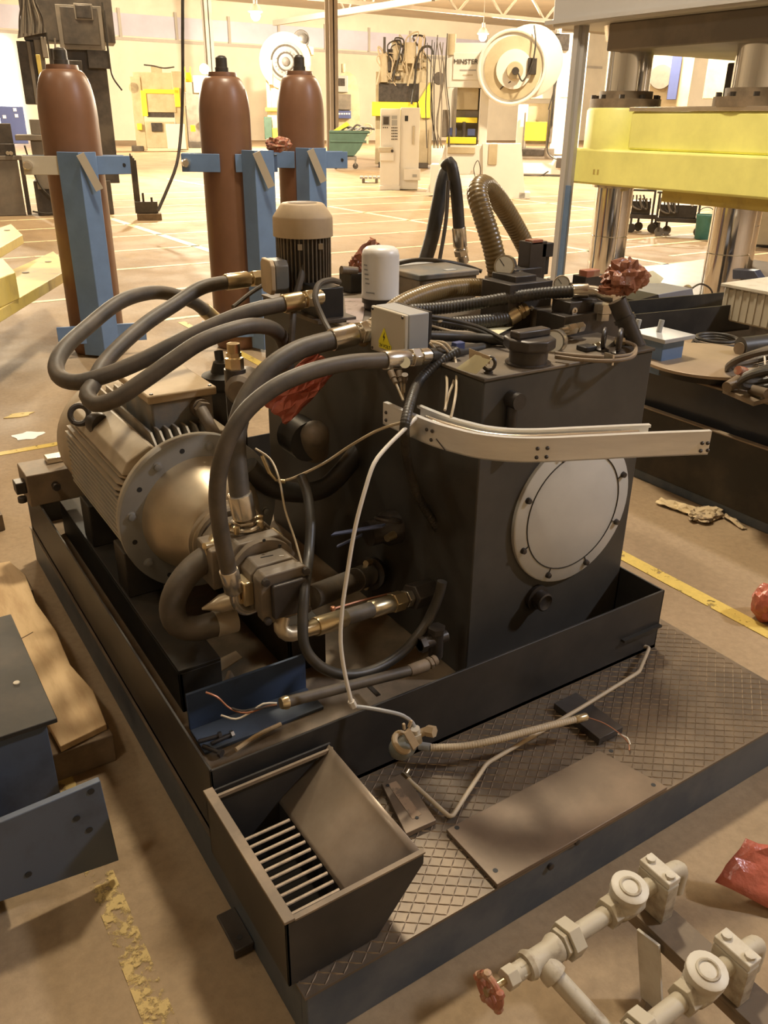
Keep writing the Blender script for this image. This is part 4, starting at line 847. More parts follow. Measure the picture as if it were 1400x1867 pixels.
for i in range(15):
    u = i/14; prof.append((HX1-.004-.123*(1-(1-u)**1.5)*.35-.123*u*.65, HZ1-.002-.098*(u**.8)))
s = M(); v = []; f = []
for x, z in prof: v += [(x, HY0+.005, z), (x, HY1-.006, z)]
for i in range(len(prof)-1): f.append((2*i, 2*i+2, 2*i+3, 2*i+1))
s.add(v, f); o = s.build('chute_sheet', mat('bare_chute_steel', (.34,.27,.20), .38, metal=.3, scale=6, col2=(.26,.20,.145)), hp); md = o.modifiers.new('thickness', 'SOLIDIFY'); md.thickness = .002
xr = prof[-1][0]; zr_ = .203
for k in range(13):
    y = HY0+.016+k*.0225; M().cyl((HX0+.006, y, zr_), (xr-.004, y, zr_), .0034, n=8).build('grate_rod', mat('polished_rod', (.62,.50,.36), .3, metal=.4, var=.2, scale=60), hp)
M().box(HX0+.004, xr, HY0+.004, HY1-.004, HZ0, HZ0+.004).build('hopper_floor', mat('matte_black', (.012,.010,.008), .9, spec=.08), hp); M().box(xr, xr+.004, HY0+.005, HY1-.005, HZ0, zr_-.003).build('inner_wall', blk, hp)  # floor is matte and nearly black, darker than the hopper walls
for q in ((HX1-.01, 1.02, HZ1-.02), (HX1-.02, .91, HZ1-.03)): pass
# flat plates on the deck
t = thing('cover_plate', 'large flat brown steel plate lying on the deck front edge', 'plate', (1.06, .93, SZ+.002))
M().prism([Vector((.829, .846, SZ+.003)), Vector((1.325, .846, SZ+.003)), Vector((1.283, 1.015, SZ+.003)), Vector((.829, 1.012, SZ+.003))], (0,0,.010)).build('plate', plate, t, .001)
for q in ((833,1509),(903,1587),(1191,1431),(1114,1369)):
    p = W(*q, z=SZ+.0132); M().lathe((p.x, p.y, SZ+.0125), (0,0,1), [(0, .0055), (.001, .0055)], 10).build('bolt_hole', inkb, t)
t = thing('scuffed_plate', 'small scuffed steel plate beside the black chute box', 'plate', W(745,1470,z=SZ+.002))
P4 = [W(q[0], q[1], z=SZ+.016) for q in ((695,1428),(735,1408),(795,1495),(740,1520))]
M().prism([p-Vector((0,0,.013)) for p in P4], (0,0,.013)).build('plate', plate, t, .001)
P4 = [W(q[0], q[1], z=SZ+.0162) for q in ((707,1430),(722,1424),(768,1485),(752,1494))]
M().prism(P4, (0,0,.0006)).build('scraped_patch', mat('scraped_primer', (.30,.20,.12), .6, scale=40, col2=(.16,.11,.07), lo=.5, hi=.6), t)
for q in ((707,1432),(760,1491)): p = W(*q, z=SZ+.0165); M().lathe(p, (0,0,1), [(0, .004), (.001, .004)], 8).build('bolt_hole', inkb, t)
t = thing('spacer_plate', 'dark thick steel plate under the bent pipe end', 'plate', W(1075,1310,z=SZ+.002))
P4 = [W(q[0], q[1], z=SZ+.022) for q in ((1010,1282),(1050,1262),(1136,1325),(1093,1347))]
M().prism([p-Vector((0,0,.019)) for p in P4], (0,0,.019)).build('plate', dsteel, t, .001)
# bent pipe
zz = SZ+.012
pts = []
raw = [(742,1419),(822,1492),(887,1392),(1060,1290),(1165,1225),(1184,1180),(1152,1174)]
raw3 = [W(a, b, z=zz+(.03 if i in (3, 4) else .008 if i > 1 else 0)) for i, (a, b) in enumerate(raw)]
pts = [raw3[0]]
for i in range(1, len(raw3)-1):
    a, b, c = raw3[i-1:i+2]; r = .014
    p, q = b+(a-b).normalized()*r, b+(c-b).normalized()*r
    for k in range(5): u = k/4; pts.append(p*(1-u)**2+b*2*u*(1-u)+q*u*u)
pts.append(raw3[-1])
t = thing('bent_pipe', 'long thin bent tan pipe lying across the tread deck', 'pipe', raw3[0])
M().tube(pts, .0052, 10).build('pipe', wirec, t)
d = (raw3[0]-raw3[1]).normalized(); M().hexn(raw3[0]-d*.006, raw3[0]+d*.014, .009).cyl(raw3[0]+d*.010, raw3[0]+d*.010+Vector((.016,.008,.004)), .006).build('end_fitting', zinc, t)
M().cyl(raw3[-1], raw3[-1]+Vector((-.03,.01,.0)), .007).build('end_socket', dust, t)
# flexible metal conduit with sensor head
fl = [W(785,1363,z=.19), W(840,1361,z=.195), W(900,1350,z=.205), W(960,1334,z=.212), W(1010,1321,z=.212), W(1052,1311,z=.21)]
t = hose('ribbed tan metal conduit held up in front of the pan', fl, .0085, wirec, name='flexible_conduit', cat='conduit', rib=.006, n=12, end=[W(1070,1306,z=.21)])
t['label'] = 'ribbed tan metal conduit running from the sensor head over the deck'
for k, (lab, pp) in enumerate((('bare copper wire strand trailing from the conduit onto big plate', [W(1068,1307,z=.21), W(1100,1318,z=.20), W(1130,1338,z=.17), W(1146,1355,z=.155), W(1147,1368,z=.153)]), ('white-ended wire curling beyond the dark thick plate', [W(1126,1338,z=.16), W(1143,1345,z=.16), W(1149,1358,z=.158)]))):
    o = thing('loose_wire', lab, 'wire', pp[-1]); M().tube(spline(pp, .01), .0014 if k == 0 else .0022, 6).build('wire', copper if k == 0 else wirew, o)
sh = thing('limit_sensor', 'round grey sensor housing with pale clamp levers by the pan', 'sensor', W(738,1385,z=SZ))
p = W(734,1362,y=1.175)
M().ball(p, .032, 18, 1.05, .8, .9).build('housing', mat('sensor_grey_green', (.19,.19,.16), .4, var=.15), sh)
M().torus(p+Vector((-.004,-.004,.018)), (.3,-.6,.8), .021, .007, 18, 8).build('collar', tanl, sh)
a, b = W(741,1332,y=1.15), W(758,1362,y=1.14); M().bar(a, b, .018, .006, (0,-1,.3)).bar(a+Vector((.006,0,.006)), a+Vector((.012,0,.022)), .006, .006).bar(a+Vector((-.006,0,.006)), a+Vector((-.008,0,.022)), .006, .006).build('clamp_lever', tanl, sh, .001)
a, b = W(757,1328,y=1.16), W(762,1352,y=1.16); M().cyl(a, b, .010).hexn(a.lerp(b,.3), a.lerp(b,.6), .014).build('gland', pipew, sh)
a = W(779,1332,y=1.15); M().hexn(a, a+Vector((.008,-.016,.004)), .013).cyl(a-Vector((.02,-.01,.008)), a, .009).build('plug', tanl, sh)
M().cyl(W(765,1360,z=.185), W(785,1363,z=.19), .010).build('cable_socket', greyb, sh)
# blue angle bracket lying in the pan
bb = thing('angle_bracket', 'worn blue steel angle bracket lying in the pan corner', 'bracket', (.63, 1.55, .152))
a, b = W(338,1256,y=1.59), W(556,1203,y=1.59)
M().box(a.x, b.x, 1.588, 1.596, .160, (a.z+b.z)/2).build('upright_leg', bluebr, bb, .001)
M().box(a.x, b.x, 1.495, 1.588, .153, .161).build('flat_leg', bluew, bb, .001)
M().prism([Vector((a.x+.05, 1.60, .155)), Vector((a.x+.15, 1.66, .155)), Vector((a.x+.15, 1.66, .20)), Vector((a.x+.12, 1.62, .27))], (.006, -.004, 0)).build('gusset', dust, bb)

o = M().prism([W(345,1232,z=.17), W(375,1215,z=.17), W(430,1188,z=.17), W(442,1200,z=.17), W(395,1230,z=.17)], (0,0,.003)).build('crumpled_card', tanl, None); tag(o, 'torn tan cardboard scrap behind the blue angle bracket', 'cardboard')
gh = [W(518,1281,y=1.315), W(600,1260,y=1.315), W(690,1237,y=1.315), W(750,1222,y=1.315)]
t = hose('dusty grey straight hose resting on the pan front', gh, .0125, hosem, end=[W(780,1211,y=1.315), W(796,1202,y=1.315)], fm=dust)
M().lathe(W(512,1283,y=1.315), W(526,1279,y=1.315)-W(500,1286,y=1.315), [(0, .012), (.008, .015), (.016, .015), (.018, .012)], 12).build('collar', zinc, t)
for k, (m_, pp) in enumerate(((copper, [(505,1284),(480,1290),(450,1300),(420,1292),(395,1270),(375,1262)]), (wirew, [(505,1282),(480,1283),(455,1300),(430,1311),(403,1304)]), (dsteel, [(505,1286),(470,1292),(440,1296),(422,1291)]))):
    M().tube(spline([W(a, b, y=1.31+.012*i) for i, (a, b) in enumerate(pp)], .01), .0022, 6).build('wire', m_, t)
o = M().tube(spline([W(430,1367,z=.17), W(470,1340,z=.17), W(512,1320,z=.17)], .01), [.006, .006, .0055] and .0055, 8).build('wooden_stick', wood); tag(o, 'thin broken wooden stick on the pan floor', 'stick')
for k, (lab, pp) in enumerate((('black bolt lying nearest the pan corner', ((362,1352),(398,1342))), ('black threaded stud crossing the loose bolts', ((370,1360),(400,1372))), ('black bolt with bright washer by blue bracket', ((385,1356),(420,1340))))):
    a, b = W(*pp[0], z=.166), W(*pp[1], z=.166); t = thing('loose_bolt', lab, 'bolt', a, group='loose bolts in the pan corner'); M().cyl(a, b, .005).build('shank', dsteel, t); M().hexn(b, b+(b-a).normalized()*.008, .010).build('head', dsteel if k < 2 else nick, t)
t = thing('small_bracket', 'thin dark metal tab beside the grey hose', 'bracket', W(684,1258,z=.17)); a, b = W(672,1250,z=.18), W(690,1268,z=.18); M().bar(a, b, .012, .004).build('tab', dsteel, t)
# black check fitting at the tank foot
t = thing('tank_tee', 'black tee fitting near the tank foot above the pan edge', 'pipe fitting', W(800,1200,y=1.36))
p = W(795,1165,y=1.36); M().cyl(p-Vector((0,0,.05)), p+Vector((0,0,.02)), .018).cyl(p-Vector((.05,0,.0)), p+Vector((.03,0,0)), .015).hexn(p+Vector((-.05,0,0)), p+Vector((-.035,0,0)), .021).hexn(p+Vector((0,0,.02)), p+Vector((0,0,.035)), .022).build('tee', dsteel, t)
# debris in the pan beneath the cover
for nm, lab, q, sx, sy, sz, m_ in (('wood_scrap', 'small tan wood scrap lying near the pan right end', (1125,1088), .03, .012, .008, tanl), ('metal_scrap', 'grey metal offcut lying under the round cover', (1060,1118), .022, .014, .02, dsteel), ('metal_scrap', 'flat dark tile piece leaning at the pan front middle', (882,1190), .03, .02, .004, dust), ('metal_scrap', 'dark machined nut block lying beside the grey offcut', (1098,1105), .02, .014, .012, dsteel)):
    p = W(q[0], q[1], z=.20); p.y = max(p.y, 1.272); o = M().box(p.x-sx, p.x+sx, p.y-sy, p.y+sy, .153, .153+2*sz+.02).build(nm, m_, None, .003); tag(o, lab, 'scrap')
# ================================================================ RED FILM
film('red_film_sheet', 'red plastic film draped below the hoses beside the tank', [W(472,728,y=1.90), W(575,640,y=1.90), W(622,672,y=1.92), W(522,774,y=1.88)], redp, .010, 10, seed=3)
crumple('red_film_bundle', 'crumpled reddish brown film bundle wrapped on the sloping pipe', W(1140,505,y=1.5), .062, .045, .042, redc, 5)
crumple('red_film_tail', 'twisted reddish film tail pointing left from the bundle', W(1113,526,y=1.5), .04, .02, .014, redc, 8)
tag(M().prism([W(1160,500,y=1.51), W(1192,495,y=1.55), W(1210,508,y=1.55), W(1203,517,y=1.53), W(1160,515,y=1.51)], (0,.003,.002)).build('cream_tag', paper), 'cream card tag poking out of the red film bundle', 'tag')
film('brown_film_hood', 'brown red film hood folded over the fitting behind filter', [W(640,470,y=2.46), W(677,432,y=2.46), W(702,450,y=2.44), W(665,505,y=2.44)], redc, .012, 7, seed=12)
crumple('film_knot', 'dark crumpled film knot around the rear stub pipe', W(655,487,y=2.47), .035, .03, .035, redc, 14)
# ================================================================ NITROGEN BOTTLES
def bottle(px_l, px_r, py, base_py, tops, lab, stand_lab, stand, pys):
    """base centre from the floor pixel; radius from the pixel width at row py"""
    g = W((px_l+px_r)/2, base_py, z=0); hd = Vector((g.x, g.y, 0)).normalized(); g = g+hd*.18
    zc = .496*g.x+.758*g.y; r = (px_r-px_l)/2*zc*.97/F
    def zat(py_): 
        d = R3 @ Vector(((px_l+px_r)/2-CX, py_-CY, F)); k = g.xy.length/d.xy.length; return HC+d.z*k
    zs, zt, zv = zat(tops[1]), zat(tops[0]), zat(tops[2])
    t = thing('gas_bottle', lab, 'gas bottle', (g.x, g.y, 0), group='brown gas bottles')
    pr = [(0, r*.9), (.04, r), (zs, r)]
    for i in range(1, 9): a = math.pi/2*i/8; pr.append((zs+(zt-zs)*math.sin(a)*.98, r*(.55+.45*math.cos(a))))
    pr += [(zt, r*.55), (zt+.02, r*.53), (zt+.022, r*.3)]
    M().lathe((g.x, g.y, 0), (0,0,1), pr, 36).build('cylinder', brown, t)
    rv = r*.26; M().lathe((g.x, g.y, zt+.01), (0,0,1), [(0, rv), ((zv-zt)*.35, rv), ((zv-zt)*.36, rv*.88), ((zv-zt)*.85, rv*.86), ((zv-zt)*.97, rv*.6), (zv-zt, .01)], 18).build('valve_cap', hoseb, t)
    # blue support channel bolted in front with its clamp bands
    s = thing('bottle_stand', stand_lab, 'stand', (g.x, g.y, 0), group='blue bottle stands')
    fw = -hd; sd = Vector((-hd.y, hd.x, 0)); sd = sd if sd.dot(Vector(R3.col[0])) > 0 else -sd
    pxm = zc/F
    def loc(u, dpt, z): return Vector((g.x, g.y, z))+sd*u+fw*dpt
    zt_s = zat(pys[0]); zb_s = pys[1]
    u0, u1, u2 = [(q-(px_l+px_r)/2)*pxm for q in stand[:3]]
    M().prism([loc(u0, r+.005, zb_s), loc(u0, r+.005, zt_s), loc(u1, r+.09, zt_s), loc(u1, r+.09, zb_s)], -fw*.02+sd*.012).build('left_leaf', bluep, s, .003)
    M().prism([loc(u1, r+.09, zb_s), loc(u1, r+.09, zt_s), loc(u2, r+.02, zt_s), loc(u2, r+.02, zb_s)], -fw*.02).build('right_leaf', bluep, s, .003)
    M().bar(loc(u1+.01, r+.10, zt_s-.01), loc(u1+.10, r+.075, zt_s-.22), .05, .012, fw).build('stiffener', creamb, s)
    zb2 = zt_s-.08
    M().prism([loc(-r-.13, .0, zb2-.055), loc(r+.13, .0, zb2-.055), loc(r+.13, .0, zb2+.055), loc(-r-.13, .0, zb2+.055)], fw*.0+hd*.02).build('rear_band', bluep, s, .002)
    M().prism([loc(r*.3, r+.01, zb2-.055), loc(r+.16, r*.75, zb2-.055), loc(r+.16, r*.75, zb2+.055), loc(r*.3, r+.01, zb2+.055)], -fw*.02).build('clamp_band', bluep, s, .002)
    M().prism([loc(-r*.3, r+.01, zb2-.055), loc(-r-.13, r*.75, zb2-.055), loc(-r-.13, r*.75, zb2+.055), loc(-r*.3, r+.01, zb2+.055)], -fw*.02).build('clamp_band', creamb if stand[3] else bluep, s, .002)
    M().lathe(loc(r+.12, r*.78, zb2), fw, [(0, .012), (.004, .012)], 10).build('band_hole', inkb, s)
    M().lathe(loc(-r-.10, r*.78, zb2), fw, [(0, .03), (.03, .03), (.06, .02)], 10).build('band_bolt', nick, s)
    M().prism([loc(-r-.08, r+.02, .10), loc(r+.14, r+.02, .10), loc(r+.14, r+.02, .22), loc(-r-.08, r+.02, .22)], -fw*.02).build('foot_band', bluep, s, .002)
    return t
bottle(131, 237, 240, 650, (127, 215, 92), 'brown gas bottle standing alone on the left', 'blue steel stand clamping the leftmost gas bottle', (155, 192, 222, True), (275, .02))
bottle(389, 484, 240, 640, (139, 215, 105), 'brown gas bottle with stand holding a red rag on top', 'blue steel stand clamping the middle gas bottle', (462, 485, 520, False), (272, .02))
bottle(515, 603, 240, 610, (136, 215, 103), 'rightmost brown gas bottle behind the upright motor', 'blue steel stand clamping the rightmost gas bottle', (548, 572, 603, False), (268, .02))
crumple('red_rag', 'crumpled orange red film lying on the middle bottle stand', W(507,263,y=5.4), .085, .06, .045, redw, 21, 'rag')
# ================================================================ LEFT: yellow forks, timber, blue beams
for lab, q, z in (('mustard yellow steel fork plate reaching in from the left', ((-130,640),(-130,560),(97,458),(131,487)), .50), ('mustard yellow steel fork plate higher and further back', ((-120,520),(-120,455),(20,408),(41,428)), .62)):
    t = thing('fork_plate', lab, 'steel plate', W(q[0][0], q[0][1], z=z), group='yellow fork plates')
    M().prism([W(a, b, z=z) for a, b in q], (0,0,-.07)).build('plate', yelo, t, .004)
    e0, e1 = W(*q[2], z=z+.002), W(*q[3], z=z+.002); b0 = W(*q[1], z=z+.002)
    for k in (.12, .34): p = e0.lerp(b0, k)+(e1-e0)*.35; M().lathe(p, (0,0,1), [(0, .025), (.002, .025)], 12).build('bolt_hole', dust, t)
    M().prism([W(a, b, z=.0) for a, b in ((-130,700),(-130,660),(-60,640),(-60,680))], (0,0,z-.07)).build('post', yelo, t)
t = thing('fork_block', 'olive yellow block standing on the fork plate', 'steel block', W(0,560,z=.5))
M().prism([W(a, b, z=.5) for a, b in ((-80,600),(-80,555),(12,515),(36,545))], (0,0,.16)).build('block', yelo, t, .006)
wd = thing('timber_plank', 'split pale timber plank on the floor at left', 'plank', (.24, 2.2, .0))
PW = [(.165, 2.85), (.30, 2.83), (.325, 2.70), (.315, 2.5), (.33, 2.3), (.322, 2.1), (.345, 1.95), (.335, 1.79), (.215, 1.765), (.205, 1.95), (.20, 2.15), (.185, 2.28), (.215, 2.24), (.19, 2.42), (.17, 2.5), (.15, 2.65)]
M().prism([Vector((x, y, .086)) for x, y in PW], (0,0,.018)).build('plank', wood, wd, .002)
M().tube(spline([Vector((.205, 2.30, .1045)), Vector((.24, 2.31, .1045)), Vector((.27, 2.325, .1045))], .01), .0015, 5).build('crack', woodd, wd)
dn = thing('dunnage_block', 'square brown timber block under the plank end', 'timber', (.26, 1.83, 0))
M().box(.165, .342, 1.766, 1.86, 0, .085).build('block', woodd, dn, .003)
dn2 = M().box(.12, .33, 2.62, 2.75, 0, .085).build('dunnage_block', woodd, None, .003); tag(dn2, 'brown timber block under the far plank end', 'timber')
# steel end plate (near) and the dark beam above it
be = thing('blue_end_plate', 'worn blue-grey steel end plate overhanging the floor line', 'steel plate', (.12, 1.4, .04))
A, B, Cc, D = W(-30,1513,y=1.4), W(183,1424,y=1.4), W(217,1569,y=1.4), W(-10,1648,y=1.4)
M().prism([A, B, Cc, D], (0, .016, 0)).build('plate', bluew, be, .002)
for q in ((166,1443),(163,1513),(140,1492),(52,1594)): M().lathe(W(*q, y=1.399), (0,-1,0), [(0, .007), (.001, .007)], 10).build('bolt_hole', inkb, be)
be2 = thing('blue_beam', 'heavy blue steel beam end with dark upper flange at left', 'beam', (.05, 1.7, .10))
A, B = W(-60,1440,y=1.62), W(97,1382,y=1.62)
M().box(-.25, W(97,1382,y=1.62).x, 1.62, 1.64, .02, .30).build('web_plate', bluew, be2, .002)
M().box(-.25, W(95,1330,y=1.62).x+.012, 1.60, 2.10, .30, .312).build('top_flange', blkd, be2, .002)
M().box(-.25, .04, 1.42, 1.62, .06, .24).build('web_box', bluew, be2, .003)
p = W(30,1245,z=.312); M().lathe((p.x, p.y, .312), (0,0,1), [(0, .008), (.002, .007)], 10).build('rivet', creamb, be2)
# ================================================================ VALVE TRAIN, bottom right
def vtrain(y, z, xs, lab, wl, base, label2):
    t = thing('valve_train', lab, 'pipe assembly', (sum(xs)/len(xs), y, 0), group='cream valve pipes')
    P = lambda x, dz=0, dy=0: Vector((x, y+dy, z+dz)); x0 = xs[0]
    M().cyl(P(x0+.035), P(x0+.40), .0155, n=18).build('pipe', pipec, t)
    M().hexn(P(x0+.032), P(x0+.052), .019).hexn(P(x0+.06), P(x0+.075), .0165).build('packing_nut', pipec, t, .001)
    M().lathe(P(x0+.075), (1,0,0), [(0, .023), (.008, .025), (.02, .019), (.05, .019), (.062, .024), (.07, .024)], 18).build('tee_body', pipec, t)
    d = Vector((.28, -.75, -.45)).normalized()
    M().lathe(P(x0+.105), d, [(.01, .018), (.028, .022), (.038, .022), (.039, .0155), (.22, .0155)], 16).build('branch_pipe', pipec, t)
    M().hexn(P(x0+.15), P(x0+.158), .027).hexn(P(x0+.160), P(x0+.184), .034).build('union_nut', pipec, t, .001)
    M().hexn(P(x0+.262), P(x0+.280), .027).build('collar_nut', pipec, t, .001)
    M().lathe(P(x0+.274), (1,0,0), [(0, .018), (.012, .026), (.035, .028), (.06, .026), (.07, .018)], 18).build('check_valve_body', pipec, t)
    M().lathe(P(x0+.308, .008), (0,-.15,1), [(0, .03), (.022, .03), (.024, .033), (.036, .033), (.038, .03)], 22).build('check_valve_cap', pipew, t)
    M().torus(P(x0+.308, .046, -.006), (0,-.15,1), .017, .003, 18, 6).build('cap_ring', pipec, t)
    xc = x0+.395
    M().box(xc-.016, xc+.016, y-.034, y+.034, z+.018, z+.032).build('clamp_top', pipew, t, .002); M().box(xc-.016, xc+.016, y-.034, y+.034, z-.07, z+.016).build('clamp_block', pipec, t, .003)
    for dy in (-.022, .022): M().lathe(P(xc, .032, dy), (0,0,1), [(0, .009), (.006, .009), (.007, .006)], 8).build('clamp_bolt', pipew, t)
    M().tube(spline([P(xc), P(xc+.045), P(xc+.062, -.01), P(xc+.062, -.06)], .008), .016, 14).build('elbow', pipec, t)
    h = M().torus(P(x0), (1,0,0), .026, .006, 20, 8).build('hand_wheel', redw, t, label=wl)
    for k in range(5):
        a = 2*math.pi*k/5; M().cyl(P(x0), P(x0, math.sin(a)*.026, math.cos(a)*.026), .0045, n=8).build('spoke', redw, h)
        M().ball(P(x0, math.sin(a)*.028, math.cos(a)*.028), .009, 8).build('lobe', redw, h)
    M().hexn(P(x0-.008), P(x0+.008), .008).build('hub_nut', zinc, h); M().cyl(P(x0), P(x0+.035), .006, n=10).build('stem', zinc, h)
vtrain(.635, .25, (.628,), 'cream painted valve pipe with round cap, further from the bottom edge', 'worn red hand wheel on the left pipe end', 0, 0)
q = W(1282,1775,z=.28)
vtrain(q.y, .25, (q.x-.308,), 'cream painted valve pipe cut by the bottom right edge', 'red hand wheel on the near pipe below the frame', 0, 0)
fr_ = thing('pipe_stand', 'dusty angle iron frame carrying the cream valve pipes', 'frame', (1.03, .45, 0))
M().box(.985, 1.055, .20, .70, .172, .180).box(.985, .991, .20, .70, .15, .172).build('angle_rail', dust, fr_, .001)
for yy in (.60, .36):
    M().bar((.975, yy, .172), (.985, yy-.03, .012), .05, .006, (-1,0,0)).build('leg', pipew, fr_, .001); M().bar((.955, yy-.045, .008), (1.01, yy-.02, .008), .025, .008).build('foot', dust, fr_)
film('red_film_flap', 'stiff red film flap entering at the right edge', [W(1303,1608,z=.05), W(1360,1530,z=.11), W(1480,1560,z=.09), W(1450,1680,z=.006)], redp, .006, 5, seed=6)
crumple('red_film_ball', 'dark red crumpled film cut off by right edge', W(1408,1098,z=.062), .07, .06, .072, redp, 31, amp=.15)
# ================================================================ SECOND UNIT at right
s2 = thing('second_skid', 'dusty black skid pan of the second power unit', 'skid', (3.6, 1.9, 0))
M().box(2.965, 4.6, .6, 2.62, .0, .045).build('base_rail', skidb, s2, .003)
M().box(2.96, 2.972, .6, 2.62, .045, .34).build('pan_wall', blkd, s2, .002); M().box(2.955, 2.985, .6, 2.62, .34, .346).build('pan_lip', dust, s2, .001)
M().box(2.972, 4.6, .6, 2.62, .045, .06).box(2.972, 4.6, 2.61, 2.62, .06, .34).build('pan_floor', dust, s2)
t2 = thing('second_tank', 'glossy black low tank with dusty steel top', 'tank', (3.7, 1.9, .06))
Z2 = .50; X2 = 3.02
M().box(X2, 4.55, .7, 2.56, .06, Z2).build('shell', gtank, t2, .004); M().box(X2-.01, 4.56, .69, 2.57, Z2, Z2+.01).build('top_plate', dust, t2, .002)
zz = Z2+.05
ctr = (W(1200,655,z=zz)+W(1345,690,z=zz))/2+Vector((.14, .05, 0)); ctr.z = zz
ds = thing('disc_cover', 'round dusty steel disc cover on the second tank', 'cover', (ctr.x, ctr.y, Z2+.01))
M().lathe(ctr, (0,0,1), [(0, .30), (.012, .30), (.014, .297)], 56).build('disc', mat('pale_dusty_steel', (.36,.27,.18), .42, metal=.2, var=.12, scale=5), ds); M().cyl(ctr-Vector((0,0,.04)), ctr, .24).build('neck', blk, ds)
mp2 = thing('mounting_slab', 'dusty slab edge plate carrying tangled fittings at right', 'plate', W(1340,722,z=Z2+.01))
M().prism([W(a, b, z=Z2+.03) for a, b in ((1318,708),(1375,732),(1480,705),(1430,675))], (0,0,-.02)).build('slab', dust, mp2, .002)
for k, (lab, c, rr, th, m_) in enumerate((('outer coil of black hose at right edge', (1398,660), .15, .014, hosem), ('inner tangled black hose coil at right edge', (1405,690), .11, .013, hoseb), ('flat coil of thin black cable on the second tank', (1310,628), .12, .008, hoseb))):
    p = W(*c, z=Z2+.12 if k < 2 else Z2+.03); t = thing('hose_coil', lab, 'hose', p-Vector((0,0,.1 if k < 2 else .02)), group='hose coils on the second tank')
    for j in range(3): M().torus(p+Vector((0.01*j, 0.015*j, .012*j)), (.25*(1 if k < 2 else 0)-.1*j*(k < 2), .5*(k < 2), .8), rr*(1-.1*j), th, 30, 8).build('turn', m_, t)
t = thing('pipe_tangle', 'rusty elbow fittings lying on the slab edge', 'pipe fitting', W(1335,705,z=Z2+.03))
M().cyl(W(1325,706,z=Z2+.05), W(1352,690,z=Z2+.07), .022).build('stub', dust, t); M().tube(spline([W(1350,695,z=Z2+.06), W(1358,680,z=Z2+.1), W(1345,675,z=Z2+.12)], .01), .018, 10).build('elbow', redw, t)
M().cyl(W(1370,710,z=Z2+.05), W(1400,718,z=Z2+.06), .02).build('nipple', dust, t)
for lab, a_, b_ in (('white stripped wire standing up among fittings', (1373,702), (1384,668)), ('white stripped wire end at the far right edge', (1397,690), (1393,642))):
    t = thing('wire_end', lab, 'wire', W(*a_, z=Z2+.06)); M().tube([W(*a_, z=Z2+.06), W(*b_, z=Z2+.12)], .004, 6).build('wire', wirew, t)
t = thing('black_cylinder', 'black hydraulic cylinder barrel at right edge', 'cylinder', W(1380,635,z=Z2+.08)); M().cyl(W(1350,635,z=Z2+.09), W(1460,622,z=Z2+.11), .05).build('barrel', hoseb, t); M().cyl(W(1347,636,z=Z2+.09), W(1352,635,z=Z2+.09), .028).build('port', dust, t)
t = thing('blue_post_block', 'short blue steel post with grey cap plate', 'post', W(1207,625,z=.5))
c = W(1207,610,z=.66); c0 = Vector((c.x, c.y, 0)); M().box(c.x-.07, c.x+.07, c.y-.07, c.y+.07, Z2, .65).build('post', bluep, t, .003); M().box(c.x-.10, c.x+.10, c.y-.10, c.y+.10, .65, .668).build('cap_plate', greyb, t, .002)
for dx, dy in ((.0, .02), (-.08, .08)): M().cyl((c.x+dx, c.y+dy, .668), (c.x+dx+.01, c.y+dy, .72), .012, n=8).build('stud', greyb, t)
t = thing('channel_beam', 'long black open channel lying across the second unit', 'channel', W(1250,590,z=.55))
a, b = W(1150,588,z=.56), W(1345,568,z=.56)
d = (b-a).normalized(); sd = Vector((-d.y, d.x, 0)); L2 = (b-a)*1.15
for o_, z0, z1 in ((0, .45, .60), (.22, .45, .62)): M().prism([a+sd*o_+Vector((0,0,z0-.56)), a+sd*o_+L2+Vector((0,0,z0-.56)), a+sd*o_+L2+Vector((0,0,z1-.56)), a+sd*o_+Vector((0,0,z1-.56))], sd*.012).build('channel_side', blk, t)
M().prism([a+Vector((0,0,-.11)), a+L2+Vector((0,0,-.11)), a+L2+sd*.22+Vector((0,0,-.11)), a+sd*.22+Vector((0,0,-.11))], (0,0,.01)).build('channel_web', blkd, t)
A, B, Cc, D = W(1200,537,y=3.35), W(1262,526,y=3.35), W(1270,560,y=3.35), W(1206,572,y=3.35)
t = thing('sloped_cover', 'black sloped sheet cover with glossy bluish end', 'cover', D)
M().prism([A, B, Cc, D], (.0, .45, .0)).build('body', mat('glossy_dark_sheet', (.22,.23,.26), .22, var=.05), t, .003)
M().prism([W(1160,548,y=3.35), A, D, W(1160,580,y=3.35)], (0,.45,0)).build('wing', blk, t)
M().box(D.x-.05, Cc.x-.03, 3.38, 3.77, 0, min(D.z, Cc.z)+.005).build('pedestal', blk, t, .003)
p = W(1254,530,y=3.42); M().lathe(p, (-.8,-.3,.4), [(0, .03), (.03, .03), (.05, .018)], 14).build('push_button', nick, t, label='small push button cap'); M().tube(spline([p, W(1280,518,y=3.5), W(1297,530,y=3.5), W(1300,560,y=3.5)], .02), .006, 6).build('button_wire', dsteel, t)
t = thing('cream_tub', 'cream ribbed plastic tub standing at right edge', 'tub', W(1380,610,z=Z2+.01))
c = W(1400,600,z=Z2+.01); c += Vector((.18, .1, 0)); M().box(c.x-.2, c.x+.25, c.y-.25, c.y+.2, Z2+.01, Z2+.19).build('tub', creamb, t, .01); M().box(c.x-.215, c.x+.265, c.y-.265, c.y+.215, Z2+.19, Z2+.21).build('lid', pipew, t, .004)
for k in range(10): M().box(c.x-.206, c.x-.2, c.y-.24+k*.045, c.y-.225+k*.045, Z2+.02, Z2+.19).build('rib', creamb, t)
